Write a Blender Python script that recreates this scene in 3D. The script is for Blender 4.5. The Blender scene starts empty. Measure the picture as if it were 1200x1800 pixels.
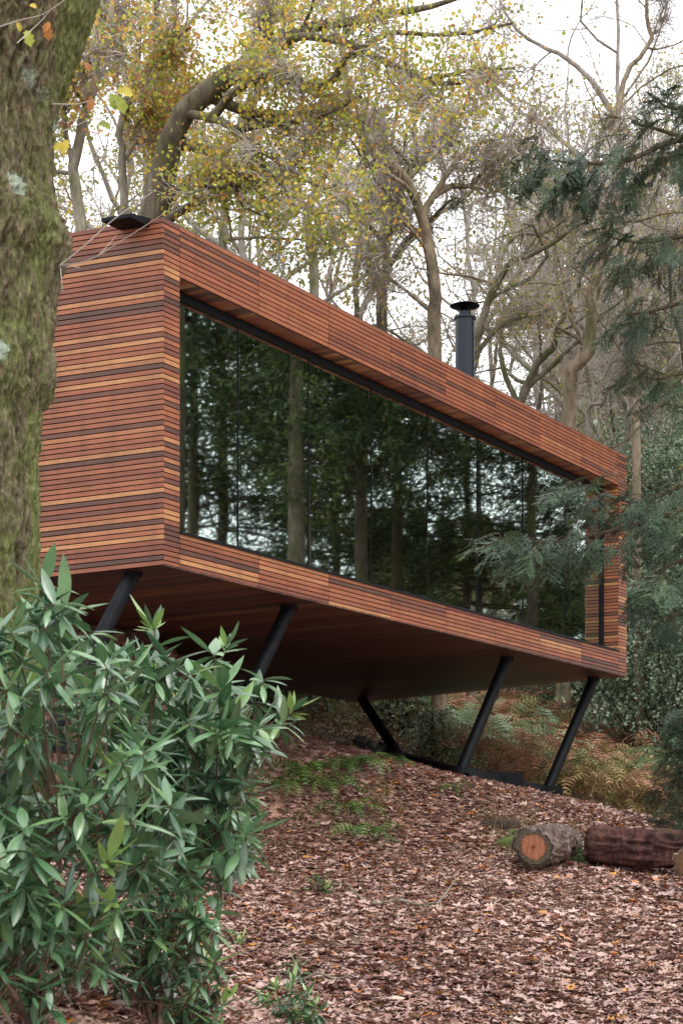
import bpy, math, random
import numpy as np
from math import radians as R

C = bpy.context.scene.collection
rng = np.random.default_rng(7)
F = 3160.0; CX = 600.0; HY = 1529.0      # photo geometry: focal length and level horizon, in photo pixels

def P(x, y, Y):
    """real point at distance Y whose picture is (x, y)"""
    return np.array([(x-CX)/F*Y, Y, (HY-y)/F*Y])

def ss(a, b, x):
    t = np.clip((np.asarray(x, float)-a)/(b-a), 0, 1)
    return t*t*(3-2*t)

def nrm(v):
    v = np.asarray(v, float)
    return v/np.maximum(np.linalg.norm(v, axis=-1, keepdims=True), 1e-9)

def vnoise(p, seed=0):
    p = np.asarray(p, float)
    i = np.floor(p).astype(np.int64); f = p-i; f = f*f*(3-2*f)
    def h(dx, dy, dz):
        n = (i[..., 0]+dx)*73856093 ^ (i[..., 1]+dy)*19349663 ^ (i[..., 2]+dz)*83492791 ^ (seed*2654435761 & 0xffffffff)
        n = (n ^ (n >> 13))*1274126177 & 0xffffffff
        n = (n ^ (n >> 16))*2246822519 & 0xffffffff
        return ((n ^ (n >> 15)) & 0xffff)/65535.0
    r = 0
    for dx in (0, 1):
        for dy in (0, 1):
            for dz in (0, 1):
                r = r + h(dx, dy, dz)*(f[..., 0] if dx else 1-f[..., 0])*(f[..., 1] if dy else 1-f[..., 1])*(f[..., 2] if dz else 1-f[..., 2])
    return r

def fbm(p, o=4, seed=0):
    p = np.asarray(p, float); r = 0; a = .5
    for k in range(o):
        r = r+a*(vnoise(p, seed+k)-.5); p = p*2.03; a *= .55
    return r

# ------------------------------------------------------------------ mesh building
class MB:
    def __init__(s):
        s.v = []; s.q = []; s.t = []; s.r = []; s.uv = []; s.n = 0
    def add(s, V, quads=None, tris=None, rnd=None, uv=None):
        V = np.asarray(V, float).reshape(-1, 3)
        if quads is not None and len(quads): s.q.append(np.asarray(quads).reshape(-1, 4)+s.n)
        if tris is not None and len(tris): s.t.append(np.asarray(tris).reshape(-1, 3)+s.n)
        s.v.append(V)
        s.r.append(np.full(len(V), .5) if rnd is None else np.broadcast_to(rnd, (len(V),)).astype(float))
        s.uv.append(np.zeros((len(V), 2)) if uv is None else np.asarray(uv, float).reshape(-1, 2))
        s.n += len(V)
    def mesh(s, name, mat, smooth=False):
        V = np.concatenate(s.v); rr = np.concatenate(s.r); uv = np.concatenate(s.uv)
        q = np.concatenate(s.q) if s.q else np.zeros((0, 4), int)
        t = np.concatenate(s.t) if s.t else np.zeros((0, 3), int)
        me = bpy.data.meshes.new(name)
        me.vertices.add(len(V)); me.vertices.foreach_set('co', V.astype('f').ravel())
        li = np.concatenate([q.ravel(), t.ravel()]).astype('i')
        me.loops.add(len(li)); me.loops.foreach_set('vertex_index', li)
        tot = np.concatenate([np.full(len(q), 4), np.full(len(t), 3)]).astype('i')
        st = np.concatenate([[0], np.cumsum(tot)[:-1]]).astype('i')
        me.polygons.add(len(tot)); me.polygons.foreach_set('loop_start', st); me.polygons.foreach_set('loop_total', tot)
        me.polygons.foreach_set('use_smooth', np.full(len(tot), smooth))
        a = me.attributes.new('rnd', 'FLOAT', 'POINT'); a.data.foreach_set('value', rr.astype('f'))
        ul = me.uv_layers.new(name='UVMap'); ul.data.foreach_set('uv', uv[li].astype('f').ravel())
        me.update(calc_edges=True)
        me.materials.append(mat)
        return me
    def build(s, name, mat, parent=None, smooth=False, org=None):
        if org is not None:
            s.v = [v-np.asarray(org, float) for v in s.v]
        o = bpy.data.objects.new(name, s.mesh(name, mat, smooth)); C.objects.link(o)
        if parent is not None: o.parent = parent
        elif org is not None: o.location = org
        return o
    def box(s, o, a, b, c, rnd=.5, u0=0.):
        """box from corner o along vectors a (length), b, c"""
        o, a, b, c = (np.asarray(k, float) for k in (o, a, b, c))
        if np.dot(np.cross(a, b), c) < 0: o = o+c; c = -c
        la, lb, lc = (np.linalg.norm(k) for k in (a, b, c))
        V = []; UV = []; Q = []
        def face(p, e, f, le, lf):
            k = len(V); V.extend([p, p+e, p+e+f, p+f]); Q.append([k, k+1, k+2, k+3])
            UV.extend([(u0, u0), (u0+le, u0), (u0+le, u0+lf), (u0, u0+lf)])
        face(o, b, a, lb, la); UV[-4:] = [(u0, u0), (u0, u0+lb), (u0+la, u0+lb), (u0+la, u0)]
        face(o+c, a, b, la, lb)
        face(o, a, c, la, lc); face(o+b, c, a, lc, la); UV[-4:] = [(u0, u0), (u0, u0+lc), (u0+la, u0+lc), (u0+la, u0)]
        face(o, c, b, lc, lb); face(o+a, b, c, lb, lc)
        s.add(np.array(V), Q, rnd=rnd, uv=np.array(UV))
    def tubes(s, Pt, Ra, k=6, rnd=None, cap=False):
        """Pt (m,n,3), Ra (m,n): m tapered tubes"""
        Pt = np.asarray(Pt, float); Ra = np.asarray(Ra, float)
        m, n, _ = Pt.shape
        T = np.gradient(Pt, axis=1); T = nrm(T)
        mean = nrm(Pt[:, -1]-Pt[:, 0]+1e-6)
        ref = np.where(np.abs(mean[:, 2:3]) > .8, np.array([[1., 0, 0]]), np.array([[0, 0, 1.]]))
        A = nrm(np.cross(T, ref[:, None, :])); B = np.cross(T, A)
        th = np.arange(k)*2*np.pi/k
        V = Pt[:, :, None, :]+Ra[:, :, None, None]*(A[:, :, None, :]*np.cos(th)[None, None, :, None]+B[:, :, None, :]*np.sin(th)[None, None, :, None])
        base = (np.arange(m)*n*k)[:, None, None]; row = (np.arange(n-1)*k)[None, :, None]
        j = np.arange(k)[None, None, :]; j2 = (j+1) % k
        Q = np.stack([base+row+j, base+row+k+j, base+row+k+j2, base+row+j2], -1).reshape(-1, 4)
        L = np.concatenate([np.zeros((m, 1)), np.cumsum(np.linalg.norm(np.diff(Pt, axis=1), axis=2), 1)], 1)
        uv = np.stack([np.broadcast_to(L[:, :, None], (m, n, k)), np.broadcast_to(th[None, None, :]*Ra[:, :1, None], (m, n, k))], -1)
        rr = np.broadcast_to((rng.random(m) if rnd is None else np.broadcast_to(rnd, (m,)))[:, None, None], (m, n, k)).ravel()
        V = V.reshape(-1, 3)
        s.add(V, Q, rnd=rr, uv=uv.reshape(-1, 2))
        if cap:
            for i in range(m):
                for e in (0, n-1):
                    ring = V[i*n*k+e*k:i*n*k+e*k+k]
                    c = np.vstack([ring, ring.mean(0)])
                    tr = [[(q+1) % k, q, k] if e else [q, (q+1) % k, k] for q in range(k)]
                    s.add(c, tris=tr, rnd=rr[i*n*k])

def tag(o, label=None, cat=None, group=None, kind=None):
    if label: o['label'] = label
    if cat: o['category'] = cat
    if group: o['group'] = group
    if kind: o['kind'] = kind
    return o

def thing(name, label, cat, loc=(0, 0, 0), group=None, rz=0):
    o = bpy.data.objects.new(name, None); C.objects.link(o); o.location = tuple(map(float, loc)); o.rotation_euler = (0, 0, rz)
    o.empty_display_size = .3
    return tag(o, label, cat, group)

def dup(root, loc, rz, sc, label, group=None):
    r = root.copy(); C.objects.link(r); r.location = tuple(map(float, loc)); r.rotation_euler = (0, 0, rz); r.scale = (sc, sc, sc)
    r['label'] = label
    if group: r['group'] = group
    for ch in list(root.children):
        c = ch.copy(); C.objects.link(c); c.parent = r
    return r

# ------------------------------------------------------------------ materials
def srgb(r, g, b):
    f = lambda c: (c/255/12.92) if c/255 <= .04045 else ((c/255+.055)/1.055)**2.4
    return (f(r), f(g), f(b), 1)

class Mat:
    def __init__(s, name):
        s.m = bpy.data.materials.new(name); s.m.use_nodes = True
        s.nt = s.m.node_tree; s.b = s.nt.nodes['Principled BSDF']; s.out = s.nt.nodes['Material Output']
    def n(s, t, **k):
        o = s.nt.nodes.new(t)
        for a, v in k.items():
            if a.startswith('_'): setattr(o, a[1:], v)
            else: o.inputs[a.replace('_', ' ')].default_value = v
        return o
    def l(s, a, b): s.nt.links.new(a, b)
    def ramp(s, fac, stops, interp='LINEAR'):
        r = s.nt.nodes.new('ShaderNodeValToRGB'); cr = r.color_ramp; cr.interpolation = interp
        while len(cr.elements) > 1: cr.elements.remove(cr.elements[-1])
        cr.elements[0].position = stops[0][0]; cr.elements[0].color = stops[0][1]
        for p, c in stops[1:]:
            e = cr.elements.new(p); e.color = c
        s.l(fac, r.inputs['Fac']); return r.outputs['Color']
    def mix(s, fac, a, b, mode='MIX'):
        x = s.nt.nodes.new('ShaderNodeMix'); x.data_type = 'RGBA'; x.blend_type = mode
        for v, i in ((fac, 0), (a, 6), (b, 7)):
            if isinstance(v, (int, float)): x.inputs[i].default_value = v
            elif isinstance(v, tuple): x.inputs[i].default_value = v
            else: s.l(v, x.inputs[i])
        return x.outputs[2]
    def coord(s, kind='Object', scale=(1, 1, 1)):
        tc = s.nt.nodes.new('ShaderNodeTexCoord'); mp = s.nt.nodes.new('ShaderNodeMapping'); mp.inputs['Scale'].default_value = scale
        s.l(tc.outputs[kind], mp.inputs['Vector']); return mp.outputs['Vector']
    def noise(s, vec, scale=5, detail=4, rough=.55):
        x = s.n('ShaderNodeTexNoise', Scale=scale, Detail=detail, Roughness=rough); s.l(vec, x.inputs['Vector']); return x.outputs['Fac']
    def attr(s, name='rnd'):
        x = s.n('ShaderNodeAttribute', _attribute_name=name); return x.outputs['Fac']
    def bump(s, h, strength=.3, dist=.01):
        x = s.n('ShaderNodeBump', Strength=strength, Distance=dist); s.l(h, x.inputs['Height']); s.l(x.outputs['Normal'], s.b.inputs['Normal'])
    def base(s, c):
        if isinstance(c, tuple): s.b.inputs['Base Color'].default_value = c
        else: s.l(c, s.b.inputs['Base Color'])
    def rough(s, v): s.b.inputs['Roughness'].default_value = v
    def spec(s, v): s.b.inputs['Specular IOR Level'].default_value = v

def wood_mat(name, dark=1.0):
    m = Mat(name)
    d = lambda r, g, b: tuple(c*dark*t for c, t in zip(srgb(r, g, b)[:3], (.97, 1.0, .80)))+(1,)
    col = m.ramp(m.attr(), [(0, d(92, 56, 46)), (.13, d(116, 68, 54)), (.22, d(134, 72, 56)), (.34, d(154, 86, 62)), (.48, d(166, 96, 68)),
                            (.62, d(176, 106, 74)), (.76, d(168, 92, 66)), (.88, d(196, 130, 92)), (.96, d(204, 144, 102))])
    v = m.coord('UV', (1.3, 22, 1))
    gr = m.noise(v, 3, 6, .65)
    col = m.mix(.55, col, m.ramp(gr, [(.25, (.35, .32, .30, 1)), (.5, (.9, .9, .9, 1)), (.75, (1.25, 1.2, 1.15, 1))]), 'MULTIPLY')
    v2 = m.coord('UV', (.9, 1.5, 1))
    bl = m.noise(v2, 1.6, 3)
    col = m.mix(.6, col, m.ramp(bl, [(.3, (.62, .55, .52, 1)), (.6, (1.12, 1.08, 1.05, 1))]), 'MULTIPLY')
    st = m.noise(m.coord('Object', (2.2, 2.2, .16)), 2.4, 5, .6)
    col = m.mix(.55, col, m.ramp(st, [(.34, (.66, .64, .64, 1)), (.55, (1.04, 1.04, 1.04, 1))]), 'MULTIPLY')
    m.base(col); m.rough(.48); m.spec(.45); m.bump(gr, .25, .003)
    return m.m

WOOD = wood_mat('cedar_slats', .71); WOOD_UNDER_SHADED = wood_mat('shaded_underside_boards', .23)  # second wood is a darkened copy: shade beneath the floor put into its colour
m = Mat('dark_backing'); m.base((.012, .009, .008, 1)); m.rough(.9); BACK = m.m
m = Mat('black_metal'); nz = m.noise(m.coord('Object'), 9, 3); m.base(m.ramp(nz, [(.3, (.002, .0025, .004, 1)), (.7, (.005, .006, .008, 1))])); m.rough(.55); m.b.inputs['Metallic'].default_value = .0; m.spec(.14); BLACK = m.m
m = Mat('flue_paint'); nz = m.noise(m.coord('Object', (3, 3, .6)), 5, 4); m.base(m.ramp(nz, [(.3, (.003, .006, .013, 1)), (.7, (.006, .010, .019, 1))])); m.rough(.3); m.spec(.3); FLUE = m.m
m = Mat('roof_membrane'); m.base((.05, .05, .05, 1)); m.rough(.8); ROOFM = m.m
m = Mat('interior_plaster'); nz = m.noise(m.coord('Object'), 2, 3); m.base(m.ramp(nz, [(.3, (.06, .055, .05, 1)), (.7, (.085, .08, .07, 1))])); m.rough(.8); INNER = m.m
m = Mat('chair_fabric'); nz = m.noise(m.coord('Object'), 60, 3); m.base(m.ramp(nz, [(.3, (.34, .40, .36, 1)), (.7, (.42, .50, .45, 1))])); m.rough(.85); m.bump(nz, .2, .003); FABRIC = m.m

# window glass: mirror-like low-E pane, dim interior behind
m = Mat('window_glass')
gl = m.n('ShaderNodeBsdfGlossy', Roughness=.02); gl.inputs['Color'].default_value = (.80, .93, .85, 1)
tr = m.n('ShaderNodeBsdfTransparent'); tr.inputs['Color'].default_value = (.88, .96, .91, 1)
fr = m.n('ShaderNodeFresnel', IOR=1.9)
mr = m.n('ShaderNodeMapRange'); mr.inputs['From Min'].default_value = 0; mr.inputs['From Max'].default_value = 1; mr.inputs['To Min'].default_value = .56; mr.inputs['To Max'].default_value = 1.25
mr.clamp = True
m.l(fr.outputs[0], mr.inputs['Value'])
nz = m.noise(m.coord('Object', (.5, .5, 1.6)), .9, 1)
bp = m.n('ShaderNodeBump', Strength=.05, Distance=.03); m.l(nz, bp.inputs['Height']); m.l(bp.outputs['Normal'], gl.inputs['Normal'])
mx = m.n('ShaderNodeMixShader'); m.l(mr.outputs[0], mx.inputs[0]); m.l(tr.outputs[0], mx.inputs[1]); m.l(gl.outputs[0], mx.inputs[2])
m.l(mx.outputs[0], m.out.inputs['Surface']); GLASS = m.m

def bark_mat(name, stops, moss=.4, mosscol=(.075, .085, .022, 1), scale=1., bump=.6, mscale=1.6):
    m = Mat(name); v = m.coord('Object', (1, 1, .3))
    n1 = m.noise(v, 9*scale, 6, .7)
    col = m.ramp(n1, stops)
    v2 = m.coord('Object', (1, 1, .6))
    n2 = m.noise(v2, mscale, 5, .65)
    f = m.ramp(n2, [(max(0, .62-moss*.35), (0, 0, 0, 1)), (min(1, .78-moss*.3), (1, 1, 1, 1))])
    ff = m.n('ShaderNodeMath', _operation='MULTIPLY'); m.l(f, ff.inputs[0]); ff.inputs[1].default_value = .8
    col = m.mix(ff.outputs[0], col, mosscol)
    m.base(col); m.rough(.85); m.spec(.25); m.bump(n1, bump, .02)
    return m.m
BARK_GREY = bark_mat('bark_grey', [(.3, srgb(74, 68, 58)), (.55, srgb(128, 120, 104)), (.75, srgb(168, 160, 146))], .42)
BARK_TAN = bark_mat('bark_tan', [(.3, srgb(82, 72, 60)), (.55, srgb(142, 128, 108)), (.75, srgb(178, 166, 146))], .32)
BARK_DARK = bark_mat('bark_dark', [(.3, srgb(42, 36, 30)), (.6, srgb(84, 74, 60)), (.8, srgb(120, 110, 92))], .4)
BARK_OAK = bark_mat('bark_oak', [(.3, srgb(58, 50, 42)), (.55, srgb(104, 94, 78)), (.75, srgb(142, 134, 116))], .36)
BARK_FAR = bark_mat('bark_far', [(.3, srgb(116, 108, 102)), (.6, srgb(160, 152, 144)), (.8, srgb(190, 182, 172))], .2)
TWIG = bark_mat('twig_bark', [(.3, srgb(150, 140, 134)), (.6, srgb(182, 172, 164)), (.8, srgb(204, 194, 186))], .15, mosscol=(.16, .17, .07, 1))

def leaf_mat(name, stops, rough=.5, trans=.3, spec=.4, vein=False):
    m = Mat(name); col = m.ramp(m.attr(), stops)
    nz = m.noise(m.coord('Object'), 14, 3)
    col = m.mix(.5, col, m.ramp(nz, [(.3, (.6, .6, .6, 1)), (.7, (1.2, 1.2, 1.2, 1))]), 'MULTIPLY')
    if vein:
        tc = m.n('ShaderNodeTexCoord'); sx = m.n('ShaderNodeSeparateXYZ'); m.l(tc.outputs['UV'], sx.inputs[0])
        ab = m.n('ShaderNodeMath', _operation='ABSOLUTE'); m.l(sx.outputs['Y'], ab.inputs[0])
        f = m.ramp(ab.outputs[0], [(0, (1, 1, 1, 1)), (.10, (.25, .25, .25, 1)), (.16, (0, 0, 0, 1))])
        col = m.mix(f, col, m.mix(.6, col, (.20, .30, .10, 1)))
    m.base(col); m.rough(rough); m.spec(spec)
    if trans > 0:
        t = m.n('ShaderNodeBsdfTranslucent'); m.l(col, t.inputs['Color'])
        x = m.n('ShaderNodeMixShader'); x.inputs[0].default_value = trans
        m.l(m.b.outputs[0], x.inputs[1]); m.l(t.outputs[0], x.inputs[2]); m.l(x.outputs[0], m.out.inputs['Surface'])
    return m.m
LITTER = leaf_mat('dead_leaves', [(0, srgb(112, 70, 58)), (.12, srgb(142, 102, 90)), (.26, srgb(168, 130, 118)), (.5, srgb(180, 147, 136)), (.68, srgb(189, 158, 147)), (.82, srgb(193, 165, 152)),
                                 (.87, srgb(182, 108, 56)), (.93, srgb(196, 138, 60)), (.96, srgb(142, 76, 46)), (1, srgb(206, 182, 160))], .42, .05, .55)
OAKLEAF = leaf_mat('oak_leaves', [(0, srgb(132, 148, 66)), (.3, srgb(172, 178, 74)), (.5, srgb(208, 194, 80)), (.68, srgb(222, 184, 88)), (.85, srgb(206, 146, 82)), (1, srgb(176, 116, 76))], .55, .45)
PALELEAF = leaf_mat('pale_leaves', [(0, srgb(120, 128, 70)), (.5, srgb(160, 158, 90)), (.8, srgb(178, 160, 92)), (1, srgb(170, 130, 84))], .55, .45)
RHODO = leaf_mat('rhododendron_leaves', [(0, srgb(54, 86, 60)), (.35, srgb(78, 114, 78)), (.6, srgb(106, 142, 98)), (.8, srgb(122, 154, 92)), (.92, srgb(128, 158, 84)), (1, srgb(140, 166, 90))], .30, .2, 1.0, True)
NEEDLE = leaf_mat('conifer_needles', [(0, srgb(30, 54, 38)), (.5, srgb(58, 88, 62)), (.85, srgb(90, 118, 82)), (1, srgb(124, 144, 98))], .42, .12, .5)
DARKNEEDLE = leaf_mat('dark_needles', [(0, srgb(30, 50, 28)), (.6, srgb(64, 88, 46)), (1, srgb(110, 122, 62))], .5, .15, .4)
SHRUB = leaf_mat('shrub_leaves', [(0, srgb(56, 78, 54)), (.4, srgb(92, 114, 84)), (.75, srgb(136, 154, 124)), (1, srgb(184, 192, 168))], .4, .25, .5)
BRACKEN = leaf_mat('bracken_fronds', [(0, srgb(104, 66, 50)), (.2, srgb(156, 104, 78)), (.38, srgb(196, 150, 124)), (.52, srgb(150, 140, 84)), (.68, srgb(104, 130, 80)), (1, srgb(166, 188, 158))], .6, .25, .3)
FERNM = leaf_mat('fern_fronds', [(0, srgb(50, 76, 36)), (.6, srgb(86, 116, 52)), (1, srgb(140, 140, 80))], .5, .25, .4)
GRASSM = leaf_mat('dry_stems', [(0, srgb(84, 66, 46)), (.5, srgb(132, 110, 78)), (1, srgb(120, 128, 70))], .7, .2, .3)

# soil under the litter
m = Mat('forest_soil'); v = m.coord('Object'); n1 = m.noise(v, 1.1, 5); vo = m.n('ShaderNodeTexVoronoi', Scale=11.); m.l(v, vo.inputs['Vector'])
sx = m.n('ShaderNodeSeparateXYZ'); m.l(vo.outputs['Color'], sx.inputs[0])
c1 = m.ramp(sx.outputs[0], [(0, srgb(62, 38, 32)), (.4, srgb(112, 76, 64)), (.75, srgb(150, 112, 98)), (1, srgb(176, 140, 122))])
c1 = m.mix(.12, c1, (.05, .03, .024, 1)); c1 = m.mix(m.ramp(n1, [(.45, (0, 0, 0, 1)), (.7, (.6, .6, .6, 1))]), c1, srgb(70, 62, 40))
m.base(c1); m.rough(.75); m.bump(sx.outputs[1], .6, .03); SOIL = m.m

# ------------------------------------------------------------------ terrain
def ground(X, Y, bumps=True):
    X = np.asarray(X, float); Y = np.asarray(Y, float)
    front = np.where(Y > 13, -1.11+.17*(Y-13), -1.11+.05*(Y-13))-.05*(np.clip(X, -6, 6)-.5)
    front = front+.72*ss(.3, -1.3, X)*ss(13.5, 9.5, Y)*ss(3, 6, Y)
    terr = 1.27-.235*(np.clip(X, -3.0, 5)-1.63)+.073*(Y-24.5)
    w = ss(20.0, 23.4, Y-.3*np.clip(X, -4, 8))
    z = front*(1-w)+terr*w
    z = z+1.5*ss(-.9, -3.6, X)*ss(19.6, 22.5, Y)*ss(60, 30, Y)  # rise added at the rear left to keep sky light off the underside
    z = np.where(False, terr*w+front.clip(None, 2)*(1-w), z)
    z = z+.16*np.clip(Y-29, 0, 35)
    z = z+22*np.exp(-((X-26)/15)**2)*ss(50, 95, Y)
    r = ss(0, 14, X-.33*np.clip(Y, 12, 400))
    z = z*(1-r)+(-.6)*r
    if bumps:
        p = np.stack([X, Y, X*0], -1)
        z = z+.10*fbm(p*.9, 3, 5)+.05*fbm(p*3.1, 2, 9)
    return z

def axis_vals(a, b, step, lo, hi, grow=1.12):
    v = list(np.arange(a, b, step)); s = step; x = v[-1]
    while x < hi: s *= grow; x += s; v.append(x)
    s = step; x = v[0]; L = []
    while x > lo: s *= grow; x -= s; L.append(x)
    return np.array(L[::-1]+v)
gx = axis_vals(-7, 9, .14, -260, 300); gy = axis_vals(6, 34, .14, -120, 420)
GX, GY = np.meshgrid(gx, gy); GZ = ground(GX, GY)
mb = MB(); nx = len(gx); ny = len(gy)
ii = (np.arange(ny-1)[:, None]*nx+np.arange(nx-1)[None, :])
mb.add(np.stack([GX, GY, GZ], -1), np.stack([ii, ii+1, ii+nx+1, ii+nx], -1))
tag(mb.build('ground', SOIL, smooth=True), kind='structure')

P1 = np.array([-1.7444, 17.556, 0.]); ZB, ZT = 2.972, 6.372
FD = nrm([.517, .856, 0.]); UD = np.array([-.8560, .5170, 0.]); N_ = -UD        # along the front, into the depth, outwards
EZ = np.array([0, 0, 1.]); LEN, WID = 11.85, 4.84; POST = .28; REC = .24
# ------------------------------------------------------------------ leaf litter
LOBE = np.array([[0, -.5], [.16, -.28], [.40, -.24], [.22, -.02], [.46, .16], [.18, .24], [0, .55], [-.18, .24], [-.46, .16], [-.22, -.02], [-.40, -.24], [-.16, -.28]])
OVAL = np.array([[0, -.5], [.14, -.36], [.24, -.12], [.26, .06], [.22, .22], [.13, .38], [0, .56], [-.13, .38], [-.22, .22], [-.26, .06], [-.24, -.12], [-.14, -.36]])
def litter(mb, N, Yr, xl, xr, size, lift=.02, seed=0, tilt=.27, curlr=.4):
    Y = np.sqrt(rng.random(N)*(Yr[1]**2-Yr[0]**2)+Yr[0]**2)
    X = (xl+(xr-xl)*rng.random(N))*Y/F
    # rain keeps leaves from drifting far under the cabin floor
    q_ = np.stack([X-P1[0], Y-P1[1]], -1); sd_ = q_@FD[:2]; td_ = q_@UD[:2]; kp = ~((sd_ > .3) & (sd_ < LEN-.2) & (td_ > .9) & (rng.random(N) < .5)); X, Y = X[kp], Y[kp]; N = len(X)
    z = ground(X, Y)
    s = size*(.45+1.15*rng.random(N)**1.8)
    az = rng.random(N)*6.283
    tl = tilt*rng.random(N)**1.5*1.6; ta = rng.random(N)*6.283
    up = np.stack([np.sin(tl)*np.cos(ta), np.sin(tl)*np.sin(ta), np.cos(tl)], -1)
    a = nrm(np.cross(up, np.stack([np.cos(az), np.sin(az), 0*az], -1))); b = np.cross(up, a)
    out = np.where((rng.random(N) < .55)[:, None, None], LOBE[None], OVAL[None])*(1+.25*(rng.random((N, 12, 2))-.5))
    c1 = curlr*(rng.random(N)*1.6-.35); c2 = curlr*(rng.random(N)*1.6-.6)
    h = c1[:, None]*out[..., 0]**2*2.2+c2[:, None]*out[..., 1]**2*1.3+.05*rng.standard_normal((N, 12))
    ctr = np.stack([X, Y, z+lift*rng.random(N)+s*np.sin(tl)*.35], -1)
    V = ctr[:, None]+s[:, None, None]*(out[..., :1]*a[:, None]+out[..., 1:]*b[:, None]+h[..., None]*up[:, None])
    V = np.concatenate([V, ctr[:, None]], 1)
    k = np.arange(12); T = np.stack([k, (k+1) % 12, np.full(12, 12)], -1)
    T = (T[None]+13*np.arange(N)[:, None, None]).reshape(-1, 3)
    rn = rng.random(N)
    patch = fbm(np.stack([X*.5, Y*.35, X*0], -1), 3, 21)
    rn = np.clip(rn*.96+patch*.5, 0, 1)
    hi = rng.random(N) < .085
    rn = np.where((rn > .84) & ~hi, .3+.5*rng.random(N), rn); rn = np.where(hi, .83+.17*rng.random(N), rn)
    mb.add(V.reshape(-1, 3), tris=T, rnd=np.repeat(rn, 13))
mb = MB()
litter(mb, 42000, (6.6, 17), -720, 760, .088, .03)
litter(mb, 46000, (17, 24), -720, 760, .085, .025)
litter(mb, 20000, (24, 36), -720, 900, .10, .025)
tag(mb.build('leaf_litter', LITTER, smooth=True), 'thick carpet of fallen brown and pinkish leaves covering the slope', 'leaves', kind='stuff')

# ------------------------------------------------------------------ cabin
PITCH = (ZT-ZB)/67; SL = PITCH-.0105; TH = .022
def front(s, t, z): return P1+FD*s+UD*t+EZ*z
cabin = thing('cabin', 'long timber clad cabin with a full width window raised on slanting black legs', 'house', front(LEN/2, WID/2, ZB))
CO = np.array(cabin.location)
def cb(mbb, name, mat, parent=None, smooth=False):
    o = mbb.build(name, mat, None, smooth, org=CO); o.location = (0, 0, 0); o.parent = parent or cabin
    return o
def pick(k=None): return float(rng.random())

zfas = ZT-10*PITCH; zsil = ZB+7*PITCH
joints = [POST+i*(LEN-.30-POST)/8 for i in range(9)]
def slats(mbb, s0, s1, z0, rows, base_off=0.0, nrmv=None, org=None, d=None, tilt=0., colf=None):
    """horizontal slats on a vertical plane"""
    org = P1 if org is None else org; d = FD if d is None else d; nv = N_ if nrmv is None else nrmv
    for i in range(rows):
        z = z0+i*PITCH+(PITCH-SL)
        f = (z-ZB)/(ZT-ZB)*tilt
        c = pick() if colf is None else colf(i)
        mbb.box(org+d*s0+EZ*(z+f*s0)-nv*TH, d*(s1-s0)+EZ*f*(s1-s0), EZ*SL, nv*TH, rnd=c, u0=rng.random()*40)
# fascia and sill bands: eight panels each, one tone per slat and panel
mbf = MB(); mbs = MB()
for i in range(8):
    a, b = joints[i]+.004, joints[i+1]-.004
    slats(mbf, a, b, zfas, 10, colf=lambda i: float(np.clip(.48+.20*rng.standard_normal(), .12, .86)))
    slats(mbs, a, b, ZB, 7)
cb(mbf, 'roof_fascia', WOOD); cb(mbs, 'sill_band', WOOD)
mbp = MB(); slats(mbp, TH, POST-.002, ZB, 67); cb(mbp, 'corner_post', WOOD)
mbp = MB(); slats(mbp, LEN-.30+.004, LEN, ZB, 67)
cb(mbp, 'corner_post', WOOD)
# end wall facing left
mbe = MB()
prev = .5
for i in range(67):
    prev = pick()
    z = ZB+i*PITCH+(PITCH-SL); f = (z-ZB)/(ZT-ZB)*.057; t = TH
    mbe.box(P1+UD*0+EZ*z, UD*WID+EZ*f*WID, EZ*SL, FD*TH, rnd=prev, u0=rng.random()*40)
cb(mbe, 'end_wall', WOOD)
mbe = MB()
for i in range(67):
    z = ZB+i*PITCH+(PITCH-SL); f = (z-ZB)/(ZT-ZB)*.057
    mbe.box(P1+FD*(LEN+.002)+UD*.0+EZ*z-FD*0, UD*WID+EZ*f*WID, EZ*SL, FD*TH, rnd=pick(), u0=rng.random()*40)
cb(mbe, 'end_wall', WOOD)
# backing boards behind the slats (dark gaps)
mbk = MB()
def quad(mbb, a, b, c, d, rnd=.5): mbb.add([a, b, c, d], [[0, 1, 2, 3]], rnd=rnd, uv=[(0, 0), (1, 0), (1, 1), (0, 1)])
th2 = .03
mbk.box(front(TH+.004, TH+.001, zfas+.002), FD*(LEN-2*TH), UD*th2, EZ*(ZT-zfas-.004))
mbk.box(front(TH+.004, TH+.001, ZB+.006), FD*(LEN-2*TH), UD*th2, EZ*(zsil-ZB-.008))
mbk.box(front(TH+.004, TH+.001, zsil+.002), FD*(POST-TH-.010), UD*(REC), EZ*(zfas-zsil-.004))
mbk.box(front(LEN-.30+.024, TH+.001, zsil+.002), FD*(.30-.03), UD*(REC), EZ*(zfas-zsil-.004))
for s0 in (TH+.002, LEN-.034):
    for j in range(1):
        a = front(s0, TH+.04, ZB+.006); 
        mbk.add([a, a+UD*(WID-.1), a+UD*(WID-.1)+EZ*(ZT-ZB+.26), a+EZ*(ZT-ZB-.012), a+FD*.03, a+FD*.03+UD*(WID-.1), a+FD*.03+UD*(WID-.1)+EZ*(ZT-ZB+.26), a+FD*.03+EZ*(ZT-ZB-.012)],
                [[0, 1, 2, 3], [7, 6, 5, 4], [0, 3, 7, 4], [1, 5, 6, 2], [3, 2, 6, 7], [0, 4, 5, 1]])
a = front(0, WID, ZB); mbk.box(a+UD*.0, FD*LEN, UD*.03, EZ*(ZT-ZB+.2))
cb(mbk, 'backing', BACK)
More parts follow.
